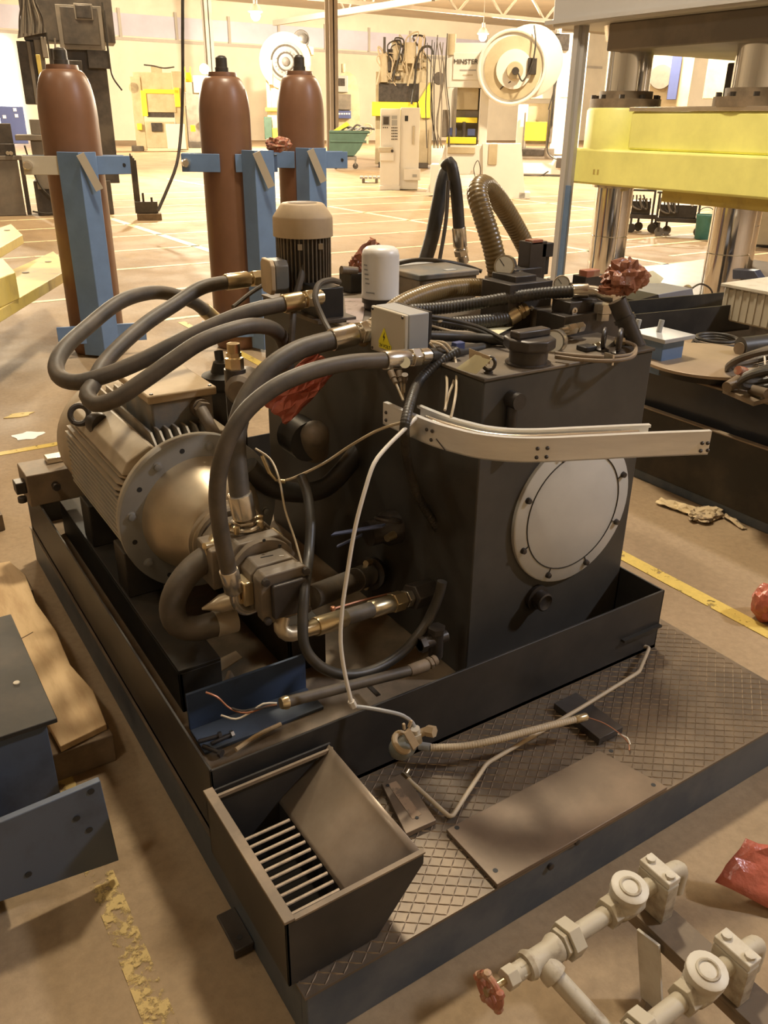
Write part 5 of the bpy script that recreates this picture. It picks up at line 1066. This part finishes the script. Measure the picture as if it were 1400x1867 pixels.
# rags on the floor
crumple('rag', 'stained cream rag heap on the floor by the second skid', W(1285,938,z=.015), .085, .05, .02, rag, 41, 'rag', .4)
film('rag', 'pale cream rag strip trailing left on the floor', [W(1195,916,z=.012), W(1205,908,z=.012), W(1275,925,z=.015), W(1262,938,z=.015)], mat('cream_rag', (.66,.52,.30), .85, scale=20, col2=(.5,.38,.22)), .008, 8, seed=44, cat='rag')
film('rag', 'narrow torn rag end trailing right towards the skid', [W(1318,940,z=.012), W(1325,930,z=.012), W(1362,963,z=.008), W(1352,964,z=.008)], rag, .006, 5, seed=45, cat='rag')
# ================================================================ YELLOW FOUR-COLUMN PRESS
pr = thing('column_press', 'large four-column hydraulic press with yellow platen and chrome columns', 'press', (6.9, 4.7, 0))
PXF = 5.8
def zx(px, py, x=PXF): q = W(px, py, x=x); return q
cols = [(6.12, 5.62), (6.12, 4.34), (8.1, 5.62), (8.1, 4.34)]
M().box(5.75, 8.6, 3.3, 6.0, 0, .17).build('bed', dsteel, pr, .01)
for i, (x, y) in enumerate(cols):
    c_ = M().lathe((x, y, .15), (0,0,1), [(0, .165), (.42, .165), (.425, .160), (.43, .165), (.86, .165)], 36).build('column', chrome, pr)
    M().lathe((x, y, .99), (0,0,1), [(0, .20), (.06, .20)], 36).build('column_collar', nick, pr)
    M().lathe((x, y, 1.63), (0,0,1), [(0, .19), (.68, .19)], 36).build('column', chrome, pr)
    M().lathe((x, y, 1.63), (0,0,1), [(0, .30), (.07, .30), (.072, .225), (.13, .225)], 40).build('guide_bush', dust, pr)
    M().lathe((x, y, 2.14), (0,0,1), [(0, .22), (.12, .25)], 36).build('top_bush', nick, pr)
    for k in range(10):
        a = 2*math.pi*k/10; M().lathe((x+math.cos(a)*.275, y+math.sin(a)*.275, 1.70), (0,0,1), [(0, .022), (.03, .022)], 8).build('bush_bolt', dsteel, pr)
M().box(PXF, 8.5, 3.3, 5.92, 1.02, 1.31).build('platen_lower', yel, pr, .02)
M().box(PXF+.06, 8.3, 3.3, 5.30, 1.31, 1.60).build('platen_upper', yel, pr, .02)
M().box(PXF+.05, 8.3, 3.3, 5.32, 1.60, 1.635).build('platen_top_plate', nick, pr, .004)
for x, y in cols[::2]: M().lathe((x, y, 1.30), (0,0,1), [(0, .315), (.31, .315), (.33, .30)], 40).build('guide_boss', yel, pr)
M().box(PXF+.1, 8.2, 3.3, 4.9, .93, 1.02).build('die_plate', yelo, pr, .006)
M().box(PXF-.12, 8.7, 3.0, 6.15, 2.25, 3.4).build('crown', lilac, pr, .02)
M().box(PXF-.16, PXF-.12, 3.0, 6.2, 2.27, 2.30).build('crown_lip', lilac, pr)
M().box(PXF+.0, 8.4, 3.1, 5.6, 2.05, 2.25).build('crown_skirt', mgrey, pr, .01)
M().lathe((7.2, 4.55, 1.63), (0,0,1), [(0, .16), (.62, .16)], 28).build('ram', chrome, pr); M().lathe((6.45, 4.62, 1.63), (0,0,1), [(0, .13), (.62, .13)], 28).build('guide_rod', chrome, pr)
M().box(6.28, 6.52, 4.50, 4.76, 1.66, 1.95).build('cylinder_block', dsteel, pr, .01)
M().tube(spline([(6.45, 4.50, 1.85), (6.45, 4.38, 1.85), (6.4, 4.2, 1.95), (6.3, 3.9, 2.1), (6.2, 3.7, 2.2)], .04), .03, 12).build('ram_hose', hoseb, pr)
M().box(5.72, 5.76, 5.86, 5.92, 0, 2.3).box(5.76, 5.80, 5.82, 5.86, 0, 2.3).build('guard_post', lilac, pr); M().box(5.745, 5.76, 5.80, 5.86, 0, 1.0).build('post_edge', bluep, pr, label='blue painted edge strip')
q = W(1080, 313, x=PXF); M().box(PXF-.003, PXF, q.y-.03, q.y-.01, q.z-.02, q.z+.02).box(PXF-.003, PXF, q.y-.075, q.y-.055, q.z-.02, q.z+.02).build('stamp_mark', yelo, pr)
t = thing('lifting_hook', 'blue-grey steel hook bracket leaning beside near chrome column', 'bracket', W(1365,560,x=5.62))
hk = [W(a, b-16, x=5.62) for a, b in ((1335,507),(1375,510),(1385,525),(1382,555),(1360,560),(1358,550),(1368,540),(1366,528),(1355,525),(1335,525))]
M().prism(hk, (.10, .02, 0)).build('hook', mat('dark_navy_steel', (.05,.055,.08), .45, var=.2), t, .004)
# ================================================================ BACKGROUND MACHINES
class Place:
    """a machine standing at a floor pixel; L() turns pixels into its own upright front plane"""
    def __init__(s, name, label, cat, px, py, group=None):
        g = W(px, py, z=0); s.g = g; n = Vector((g.x, g.y, 0)).normalized(); rz = math.atan2(n.y, n.x)-math.pi/2
        s.n = n; s.t = thing(name, label, cat, (g.x, g.y, 0), rz, group); s.k = (R3.transposed() @ (g-CAM)).z/F
        s.r = Vector((n.y, -n.x, 0))
    def L(s, px, py):
        d = R3 @ Vector((px-CX, py-CY, F)); tt = (s.g-CAM).dot(s.n)/d.dot(s.n); p = CAM+d*tt; q = p-s.g; return q.dot(s.r), p.z
    def box(s, nm, px0, px1, py0, py1, m_, d0=0, d1=None, bev=None, parent=None):
        """front face between pixel columns and rows; d0,d1 depth range in pixels (0 = front plane, + away)"""
        mx, my = (px0+px1)/2, (py0+py1)/2
        x0, x1 = s.L(px0, my)[0], s.L(px1, my)[0]; z1, z0 = s.L(mx, py0)[1], max(0, s.L(mx, py1)[1]); d1 = (px1-px0) if d1 is None else d1
        return M().box(x0, x1, d0*s.k, d1*s.k, z0, z1).build(nm, m_, parent or s.t, s.k*.8 if bev is None else bev, local=True)
    def poly(s, nm, pts, m_, d0=0, d1=8):
        P = [(s.L(*p)[0], d0*s.k, max(0, s.L(*p)[1])) for p in pts]; return M().prism(P, (0, (d1-d0)*s.k, 0)).build(nm, m_, s.t, local=True)
    def disc(s, nm, px, py, rp, m_, d0, d1, r2=None, n=36):
        x, z = s.L(px, py); r = rp*s.k; return M().lathe((x, d1*s.k, z), (0,-1,0), [(0, r), ((d1-d0)*s.k*.9, r), ((d1-d0)*s.k, (r2 or rp*.94)*s.k)], n).build(nm, m_, s.t, local=True)
    def ring(s, nm, px, py, rp, tp, m_, d=0, n=36):
        x, z = s.L(px, py); return M().torus((x, d*s.k, z), (0,1,0), rp*s.k, tp*s.k, n, 8).build(nm, m_, s.t, local=True)
    def pipe(s, nm, pts, rp, m_, d=0, n=7):
        P = [Vector((s.L(p[0], p[1])[0], (p[2] if len(p) > 2 else d)*s.k, max(rp*s.k, s.L(p[0], p[1])[1]))) for p in pts]
        return M().tube(spline(P, 3*s.k), rp*s.k, n).build(nm, m_, s.t, local=True)
    def cylv(s, nm, px, py0, py1, rp, m_, d=0, n=18):
        x, z1 = s.L(px, py0); z0 = max(0, s.L(px, py1)[1]); return M().lathe((x, d*s.k, z0), (0,0,1), [(0, rp*s.k), (z1-z0, rp*s.k)], n).build(nm, m_, s.t, local=True)
# -- tall grimy press at the far left
a = Place('grimy_press', 'tall grimy brown stamping press at the left edge', 'press', 150, 392)
a.box('base', 65, 205, 330, 392, mdark, 0, 60); a.box('column', 105, 205, 90, 335, mdark, 8, 70); a.box('crown', 30, 200, -120, 75, mdark, 0, 75)
a.box('panel_frame', 105, 188, 10, 90, mgrey, -3, 4); a.box('panel_door', 113, 180, 14, 82, mdark, -5, 0); a.box('panel_window', 138, 166, 10, 34, dsteel, -7, -4); a.box('window_frame', 135, 169, 7, 37, mgrey, -5.5, -3)
a.box('slide', 38, 70, 75, 190, dsteel, 4, 50); a.box('gib', 70, 86, 70, 205, mgrey, 0, 20); a.box('gib', 56, 63, 75, 190, mgrey, 2, 10)
a.box('bolster', 55, 118, 218, 245, mgrey, -6, 50); a.box('table', 28, 115, 246, 256, mgrey, -10, 50); a.box('pedestal', 62, 100, 256, 345, mgrey, -4, 50)
a.poly('cable_tray', [(32, 70), (40, 20), (50, 5), (70, 10), (84, 60)], mgrey, -8, 0)
for k in range(7): a.pipe('cable', [(38+k*5, -40), (40+k*4, 0), (36+k*7, 35), (36+k*7, 62)], 1.3, mgrey if k % 2 else dsteel, -10-k % 3)
for pts, m_ in (([(85,60),(92,110),(98,170),(110,200),(118,225),(105,245)], hoseb), ([(100,70),(104,140),(112,190),(116,215)], mgrey), ([(190,20),(198,100),(205,140),(222,165)], dsteel), ([(186,5),(192,60),(200,120)], hoseb), ([(112,235),(120,290),(128,330),(140,338)], pipew), ([(80,245),(90,300),(92,320)], mcream), ([(45,265),(60,310),(75,340),(105,370)], hoseb)): a.pipe('cable', pts, 1.5, m_, -9)
a.box('yellow_lever', 68, 76, 100, 140, yelo, -10, -6); a.box('junction_box', 76, 86, 68, 106, mgrey, -9, 0); a.box('valve', 90, 106, 290, 308, mcream, -8, 0); a.box('white_label', 80, 86, 180, 205, paperw, -8, -7)
a.cylv('tank_foot', 120, 335, 388, 26, mdark, 6); a.box('side_panel', 118, 150, 110, 130, dsteel, -2, 6); a.box('side_panel', 160, 200, 92, 125, dsteel, -1, 6)
a.pipe('floor_cable', [(60,385,-6),(90,388,-14),(120,380,-10),(150,392,-12)], 1.5, hoseb)
t = Place('paper_notice', 'white paper notice hanging on the grimy press', 'notice', 95, 391); t.poly('sheet', [(80,220),(97,198),(111,213),(95,238)], paperw, -14, -13.6)
a = Place('grey_cabinet', 'low grey cabinet with dark vise on top at left edge', 'cabinet', 20, 394)
a.box('body', -30, 40, 292, 394, mgrey, 0, 40); a.box('top', -30, 44, 284, 292, mgrey, -3, 42); a.box('side_post', 42, 50, 285, 392, mdark, 0, 8); a.box('machine_head', -20, 22, 225, 262, mdark, 8, 30); a.box('machine_base', -20, 28, 262, 284, dsteel, 4, 34)
for x in (14, 20): a.disc('knob', x, 279, 3.5, nick, -5, -2, n=12)
a = Place('navy_cabinet', 'navy blue tool cabinet in the bright doorway', 'cabinet', 25, 318)
a.box('body', 2, 47, 194, 262, mblue, 0, 30)
for x, y in ((5, 210), (24, 197), (27, 208)): a.box('sticker', x, x+6, y, y+6, paperw, -.6, 0, 0)
# -- dark die block on its skid
a = Place('die_set', 'dark ribbed die block on a timber skid', 'die', 272, 402)
a.box('skid', 250, 295, 390, 402, woodd, 0, 25); a.box('block', 246, 288, 368, 389, mdark, 2, 24)
for k in range(4): a.box('rib', 240+k*3, 243+k*3, 280+k*4, 368, mdark, 4, 10)
a.cylv('stud', 260, 352, 368, 2, dsteel, 4); a.cylv('stud', 276, 360, 368, 2, dsteel, 4)
# -- hanging pendant cable and yellow reel
tcp = [W(333, -60, y=12.0), W(333, 60, y=12.0), W(333, 160, y=12.0), W(330, 240, y=12.0), W(322, 300, y=11.9), W(305, 345, y=11.8), W(288, 384, y=11.7)]
t = thing('pendant_cable', 'black cable hanging from the roof to the floor', 'cable', tcp[-1]); M().tube(spline(tcp, .1), .022, 8).build('cable', dsteel, t)
a = Place('cable_reel', 'yellow and black round cable reel by hanging cable', 'reel', 345, 268)
x, z = a.L(343, 160); 
M().lathe((x-4*a.k, 0, z), (1,0,.0), [(0, 33*a.k), (1.5*a.k, 33*a.k), (2*a.k, 24*a.k), (9*a.k, 24*a.k), (9.5*a.k, 33*a.k), (11*a.k, 33*a.k)], 28).build('drum', myel, a.t, local=True); M().lathe((x-5*a.k, 0, z), (1,0,0), [(0, 22*a.k), (2*a.k, 22*a.k)], 24).build('hub', dsteel, a.t, local=True); a.box('bracket', 339, 343, 193, 268, mgrey, 2, 6)
# -- cream press brake
a = Place('press_brake', 'cream press brake with yellow guards against the far wall', 'press brake', 300, 276)
a.box('left_frame', 243, 262, 140, 274, mcream, 0, 26); a.box('right_frame', 318, 338, 130, 274, mcream, 0, 26); a.box('crown', 243, 338, 132, 166, mcream, 2, 24)
a.box('ram', 264, 320, 168, 205, mcream, -2, 8); a.box('guard_bar', 262, 326, 163, 171, myel, -4, 2); a.box('guard_post', 258, 268, 165, 212, myel, -4, 2); a.box('guard_post', 318, 328, 160, 195, myel, -4, 2)
a.box('tool_gap', 268, 318, 205, 214, dsteel, 0, 8); a.box('bed', 266, 320, 222, 270, mcream, -3, 12); a.box('control_cabinet', 304, 338, 226, 272, mwhite, -12, -2); a.box('tooling', 276, 296, 224, 240, dsteel, -6, -2)
for q in ((250, 225), (347, 228)): a.box('yellow_box', q[0], q[0]+9, q[1], q[1]+12, myel, -6, -2)
a.pipe('conduit', [(262,118),(280,120),(298,124),(318,122)], 1.2, dsteel, 4); a.disc('motor', 244, 160, 9, mcream, 0, 12, n=16); a.box('top_box', 275, 296, 121, 134, mcream, 4, 14); a.box('foot', 240, 262, 266, 276, mdark, -2, 24)
a = Place('tall_press', 'tall cream press with dark opening beside press brake', 'press', 368, 270)
a.box('left_upright', 340, 366, 150, 268, mgrey, 0, 20); a.box('right_upright', 374, 396, 145, 268, mcream, 0, 20); a.box('head', 352, 396, 138, 170, mcream, -2, 18); a.box('opening', 364, 376, 165, 245, dsteel, 4, 12); a.disc('pulley', 372, 126, 9, mcream, 0, 6, n=20); a.box('base', 344, 398, 258, 270, mdark, -2, 20)
for x, y in ((327, 213), (373, 215)):
    a.poly('notice', [(x, y-9), (x+9, y), (x, y+9), (x-9, y)], paperw, -8, -7.6)
# -- flywheel press between the bottles
a = Place('flywheel_press', 'cream press with big round flywheel between gas bottles', 'press', 522, 268)
a.box('body', 486, 566, 92, 270, mcream, 6, 50); a.disc('flywheel', 520, 112, 45, mcream, -8, 4); a.disc('clutch_disc', 521, 113, 31, mgrey, -11, -8); a.ring('clutch_ring', 521, 113, 25, 1.6, dsteel, -11.5); a.ring('clutch_ring', 521, 113, 14, 1.5, dsteel, -11.5); a.disc('hub', 521, 113, 7, mdark, -14, -11, n=18)
for k in range(16):
    an = 2*math.pi*k/16; a.disc('clutch_bolt', 521+19*math.cos(an), 113+19*math.sin(an), 1.8, dsteel, -13, -11, n=8)
a.disc('motor', 549, 71, 14, mdark, -6, 14, n=20); a.disc('motor_shaft', 553, 71, 8, dsteel, -8, -6, n=16); a.box('motor_mount', 548, 572, 84, 100, mcream, 0, 20); a.box('guard_bar', 489, 497, 110, 155, mcream, -14, -10)
a.box('yellow_light', 484, 512, 196, 203, myel, -4, 4); a.box('green_panel', 482, 496, 213, 254, dgreen, -6, 0); a.box('yellow_step', 497, 508, 233, 255, myel, -6, 0); a.box('slide', 494, 520, 155, 200, mcream, -2, 6)
# -- press with small control, green dumper
a = Place('lathe_press', 'cream round-shouldered press with small grey control panel', 'press', 640, 262)
a.poly('body', [(612,262),(612,150),(622,134),(636,130),(648,140),(654,165),(656,200),(656,262)], mcream, 4, 34); a.box('control_panel', 612, 634, 138, 168, greyb, -3, 4); a.box('screen', 617, 629, 143, 157, dsteel, -4, -2.6); a.cylv('stack', 626, 116, 132, 4, mcream, 10); a.box('lower_panel', 612, 640, 172, 200, mgrey, -2, 4); a.box('navy_toolbox', 612, 640, 202, 216, mblue, -6, 2)
for k in range(6): a.box('drawer_pull', 613+k*4.4, 616+k*4.4, 206, 209, paperw, -6.8, -6, 0)
a = Place('dump_hopper', 'dark green self-dumping hopper on casters, full of scrap', 'hopper', 637, 309)
a.poly('bin', [(600,241),(672,241),(656,272),(646,284),(600,284)], dgreen, 0, 38); a.box('bin_rim', 600, 674, 238, 243, dgreen, -1.5, 39.5); a.box('rib', 602, 668, 256, 260, dgreen, -1.5, 0); a.box('chassis', 600, 650, 285, 292, mgrey, 2, 34)
for x, d in ((612, 4), (648, 4), (622, 30)): a.disc('caster_wheel', x, 303, 5, dsteel, d, d+4, n=16); a.box('caster_fork', x-1.5, x+1.5, 291, 302, mgrey, d-1, d, 0)
for k in range(6): x = 612+k*9; a.pipe('scrap_strip', [(x, 240, 8+k), (x+12, 228+k % 3*3, 14), (x+26, 236, 20)], 1.6, dsteel if k % 2 else greyb)
a.poly('yellow_chute', [(607,238),(632,222),(638,228),(614,240)], myel, 6, 12)
a = Place('hand_wheel_cart', 'small cream cart wheel beside the green hopper', 'wheel', 670, 262); a.ring('wheel', 670, 236, 9, 1.3, mcream, -2); a.disc('hub', 670, 236, 2, mcream, -3, -1, n=10); a.box('stand', 668, 672, 240, 262, mcream, 0, 3, 0)
for k in range(4): an = math.pi*k/4; a.pipe('spoke', [(670-9*math.cos(an), 236-9*math.sin(an)), (670+9*math.cos(an), 236+9*math.sin(an))], .7, mcream, -2)
# -- cluttered press with yellow guards
a = Place('transfer_press', 'cluttered cream press with yellow guards behind control cabinet', 'press', 735, 306)
a.box('body', 690, 780, 100, 196, mcream, 6, 60); a.box('left_upright', 684, 712, 130, 300, mcream, 10, 50); a.box('right_upright', 762, 788, 150, 300, mcream, 2, 50); a.box('die_space', 690, 764, 152, 186, dsteel, 2, 20); a.box('yellow_beam', 678, 760, 186, 212, myel, -4, 6)
a.poly('yellow_guard', [(762,186),(784,150),(784,215),(768,215)], myel, -4, 2); a.box('bed', 684, 780, 236, 300, mcream, 0, 50); a.cylv('accumulator', 700, 100, 150, 8, mcream, 0); a.cylv('accumulator', 722, 74, 110, 9, mcream, 4); a.cylv('accumulator', 748, 78, 116, 12, mcream, 2); a.cylv('rod', 701, 68, 150, 2.4, mdark, -4); a.box('rod_head', 694, 716, 112, 130, mdark, -4, 4)
for k in range(14):
    rnd = random.Random(k+50); x0 = 694+rnd.random()*78; y0 = 62+rnd.random()*40
    a.pipe('hose', [(x0, y0+40), (x0+rnd.uniform(-8, 8), y0), (x0+rnd.uniform(-26, 26), y0-4+rnd.uniform(-8, 14)), (x0+rnd.uniform(-24, 24), y0+rnd.uniform(30, 70))], rnd.choice((.9, 1.2, 1.7)), rnd.choice((mcream, dsteel, mcream, wirec, hoseb)), -4-rnd.random()*4)
for k in range(12):
    rnd = random.Random(k+90); x0 = 690+rnd.random()*84; y0 = 84+rnd.random()*60; a.box('valve_box', x0, x0+rnd.uniform(5, 15), y0, y0+rnd.uniform(5, 15), rnd.choice((mcream, mgrey, dsteel, mcream)), -3, 6)
a.pipe('black_hose', [(750,190),(756,150),(760,110),(770,88),(784,86),(790,100)], 2, hoseb, -8); a.disc('round_motor', 800, 143, 10, mdark, -6, 6, n=18); a.box('foot', 690, 780, 296, 306, mdark, -4, 40); a.cylv('lower_column', 700, 212, 240, 5, mgrey, 2); a.cylv('lower_column', 745, 212, 240, 5, mgrey, 2)
# -- white control cabinet
a = Place('control_cabinet', 'white free-standing control cabinet with push buttons and screen', 'cabinet', 722, 347)
g = a.g
a.box('cabinet', 693, 729, 198, 346, mwhite, 0, 44, .01); a.box('side_wing', 729.5, 764, 196, 346, mwhite, 8, 46, .01); a.box('plinth', 692, 729, 338, 348, mwhite, -1.5, 44)
a.box('screen', 697, 711, 211, 229, greyb, -1, 0, 0); a.box('screen_glass', 699, 709, 213, 227, mdark, -1.6, -.9, 0); a.box('meter', 714, 724, 211, 217, greyb, -1, 0, 0); a.box('meter', 714, 724, 219, 229, greyb, -1, 0, 0)
for r_ in range(5):
    for c_ in range(4):
        a.disc('push_button', 714.5+c_*3, 233+r_*5.2, 1.1, dsteel, -1.5, 0, n=8)
for c_ in range(3): a.disc('push_button', 699+c_*3.6, 232.5, 1.1, dsteel, -1.5, 0, n=8)
a.box('shelf', 690, 716, 268, 277, creamb, -9, 0); a.disc('crank', 715, 275, 2.5, dsteel, -10, -8, n=12); a.box('shelf_box', 693, 718, 277, 293, mwhite, -6, 0); a.box('outlet_box', 736, 766, 308, 329, mwhite, 2, 9); a.box('label_plate', 752, 760, 318, 323, greyb, 1, 2.1, 0); a.box('round_dial', 738, 744, 211, 221, inkb, 7.2, 8.1, 0); a.box('door_handle', 752, 756, 230, 264, creamb, 5, 8)
# -- small pallet
a = Place('small_pallet', 'small grey slatted pallet left of control cabinet', 'pallet', 674, 334)
for k in range(5): a.box('slat', 656+k*8, 662+k*8, 322, 326, greyb, -6, 24, 0)
a.box('runner', 660, 665, 326, 334, mgrey, -4, 22); a.box('runner', 684, 689, 326, 334, mgrey, -4, 22)
# -- white press with flywheel and lettering
a = Place('straight_side_press', 'white straight-side press with large flywheel at right', 'press', 868, 360)
a.box('crown', 815, 890, 78, 160, mwhite, 0, 66); a.box('left_upright', 815, 830, 160, 318, mwhite, 0, 60); a.box('right_upright', 873, 888, 160, 318, mwhite, 0, 60); a.box('left_foot', 784, 830, 300, 352, mwhite, 0, 60); a.poly('left_taper', [(815,250),(815,340),(776,352),(790,320),(806,285)], mwhite, 2, 30)
a.box('bed', 814, 888, 264, 318, mwhite, -4, 56); a.box('back_panel', 830, 873, 160, 264, mcream, 44, 50); a.box('slide', 832, 872, 160, 200, mcream, 10, 40); a.box('yellow_bar', 828, 870, 214, 224, myel, 2, 10); a.box('yellow_bar', 814, 868, 250, 262, myel, -6, 2); a.box('gap_post', 826, 832, 160, 255, mgrey, -4, 2)
a.box('blue_die', 816, 832, 233, 248, mblue, -3, 6); a.box('blue_die', 852, 866, 235, 248, mblue, 4, 12); a.cylv('die_post', 846, 222, 250, 3.5, mdark, 4); a.box('tie_bar', 832, 872, 200, 214, mgrey, 14, 30); a.box('drawer_front', 816, 866, 268, 280, mcream, -7, -4)
a.poly('right_wing', [(880,262),(950,262),(957,362),(880,366)], mwhite, -10, 50); a.box('right_foot', 945, 966, 350, 362, mwhite, -10, 30); a.box('wing_slot', 890, 906, 262, 300, mcream, -12, -10)
a.disc('flywheel', 932, 125, 58, mwhite, -22, 2); a.disc('flywheel_face', 934, 126, 48, mcream, -25, -22); a.ring('flywheel_rim', 932, 125, 55, 3, mwhite, -24); a.disc('flywheel_cone', 936, 128, 30, mwhite, -30, -25, 24); a.disc('hub', 937, 131, 14, mcream, -38, -30, n=24); a.disc('hub_nut', 938, 132, 6, dsteel, -44, -38, n=14)
a.disc('flywheel_back', 966, 112, 56, mwhite, 2, 26); a.pipe('hub_hose', [(942,134,-42),(950,150,-44),(958,140,-42),(968,118,-40),(974,80,-36),(972,50,-30)], 1.3, hoseb); a.box('brake_valve', 960, 976, 108, 138, dsteel, -34, -26); a.pipe('air_pipe', [(930,150,-30),(915,160,-26),(905,172,-20)], 1.2, dsteel)
a.box('lettering_panel', 826, 882, 96, 146, mwhite, -2, 0)
x, z = a.L(849, 113); mw = MW[a.t.name] @ Matrix.Translation((x, -2.4*a.k, z)) @ Matrix.Rotation(math.pi/2, 4, 'X'); text_mesh('MINSTER', 10.5*a.k, dsteel, a.t, mw, .01, bold=.0)
for k, (y, wd_) in enumerate(((128, 30), (137, 18))): a.box('nameplate', 853-wd_/2, 853+wd_/2, y-1.2, y+1.2, greyb if k == 0 else creamb, -2.6, -2, 0)
for k in range(10):
    rnd = random.Random(k+150); x0 = 770+rnd.random()*46; a.pipe('air_hose', [(x0, 60+rnd.random()*20), (x0+rnd.uniform(-6, 8), 120+rnd.random()*30), (x0+rnd.uniform(-10, 6), 190+rnd.random()*40), (x0+rnd.uniform(-6, 6), 270)], .9, rnd.choice((dsteel, hoseb, mgrey)), -6)
a.cylv('side_motor', 823, 62, 100, 8, mcream, 4); a.box('side_box', 806, 818, 200, 250, mgrey, -3, 4)
# wire hoop on the wing
a.pipe('wire_hoop', [(868,330),(864,305),(871,292),(876,310),(872,330)], .7, dsteel, -14)
# -- white press at right of it
a = Place('white_press', 'white press with yellow guard door left of yellow press', 'press', 1020, 322)
a.box('left_upright', 940, 958, 190, 318, mwhite, 6, 40); a.box('frame', 1010, 1064, 60, 282, mwhite, 0, 50); a.box('head', 958, 1030, 70, 180, mwhite, 8, 50); a.box('open_gap', 948, 1002, 188, 262, mcream, 16, 20); a.box('guard_door', 954, 1000, 222, 257, myel, -2, 2); a.box('guard_post', 954, 957, 205, 270, mgrey, -3, 0); a.box('guard_post', 997, 1000, 200, 270, mgrey, -3, 0); a.box('bed', 948, 1010, 270, 290, mgrey, -3, 30); a.box('base', 948, 1060, 284, 318, mwhite, 0, 40); a.box('dark_space', 950, 992, 272, 284, dsteel, -4, 2)
a.box('valve_panel', 1004, 1038, 62, 92, dsteel, -4, 0)
for k in range(12):
    rnd = random.Random(k+250); x0 = 994+rnd.random()*40; y0 = 30+rnd.random()*60; a.box('valve', x0, x0+rnd.uniform(4, 9), y0, y0+rnd.uniform(4, 10), rnd.choice((mwhite, mgrey, dsteel)), -7, -3, 0)
for pts in ([(1004,60),(998,110),(1010,150),(1006,230)], [(1014,90),(1010,160),(1002,240),(1000,280),(1040,295),(1060,290)], [(955,320),(960,332),(985,330),(1000,312)], [(1020,92),(1016,140),(1000,200)]): a.pipe('cable', pts, 1.2, hoseb, -6)
a.box('rail', 1006, 1012, 110, 260, mgrey, -5, 0); a.box('foot_valve', 1014, 1042, 288, 306, mdark, -8, -2); a.box('panel_seam', 1022, 1060, 176, 178, greyb, -.6, 0, 0)
# -- carts seen below the yellow platen
for lab, x0, x1, pyb, top in (('dark welding cart with hoses under the platen', 1145, 1200, 425, 345), ('low dark tool cart with white notice under the platen', 1196, 1284, 432, 350)):
    a = Place('tool_cart', lab, 'cart', (x0+x1)/2, pyb, 'dark carts under the platen')
    a.box('deck', x0, x1, pyb-34, pyb-26, mdark, 0, 34); a.box('box', x0+6, x1-14, pyb-58, pyb-34, dsteel, 4, 30); a.box('handle_post', x0+2, x0+6, top, pyb-30, mdark, 0, 4); a.box('handle_post', x1-10, x1-6, top, pyb-30, mdark, 0, 4); a.box('handle_bar', x0+2, x1-6, top, top+4, mdark, 0, 4)
    for x, d in ((x0+5, 0), (x1-12, 0), (x0+18, 28), (x1-5, 28)): a.disc('wheel', x, pyb-9, 8, mgrey if x1 > 1250 else dsteel, d, d+6, n=20); a.box('fork', x-2, x+2, pyb-27, pyb-10, mdark, d-1.5, d, 0)
    for k in range(4): a.pipe('hose', [(x0+10+k*6, top+10), (x0+8+k*9, pyb-50), (x0+24+k*5, pyb-44), (x0+20+k*7, top+16)], 1.4, hoseb if k % 2 else mgrey, -3)
a.poly('notice', [(1250,366),(1262,376),(1272,366)], paperw, -6, -5.6)
a = Place('green_bucket', 'teal green bucket behind near chrome column', 'bucket', 1287, 436); x, z = a.L(1287, 395)
M().lathe((x, 0, 0), (0,0,1), [(0, 13*a.k), (.01, 14*a.k), (z, 16*a.k), (z+.01, 17*a.k), (z+.03, 17*a.k), (z+.03, 15*a.k), (z-.1, 14*a.k)], 24).build('pail', teal, a.t, local=True)
M().torus((x, 0, z), (.2,-1,0), 16*a.k, .8*a.k, 24, 6).build('bail', dsteel, a.t, local=True)
a = Place('cream_skip', 'cream steel bin at right edge behind press', 'bin', 1395, 452); a.box('bin', 1358, 1470, 362, 448, mcream, 0, 70); a.box('bin_rim', 1354, 1474, 358, 364, mcream, -2, 72); a.box('skid_foot', 1360, 1470, 446, 452, dsteel, 2, 60)
a = Place('tool_cabinet', 'cream machine with round drum seen between chrome columns', 'machine', 1210, 330); a.box('body', 1175, 1260, 100, 200, mcream, 10, 40); a.disc('drum', 1205, 140, 20, mgrey, -4, 8); a.box('blue_upright', 1222, 1240, 78, 182, mblue, -6, 0); a.box('base', 1170, 1380, 200, 330, mcream, 16, 40); a.box('panel', 1290, 1370, 70, 180, mcream, 10, 40)
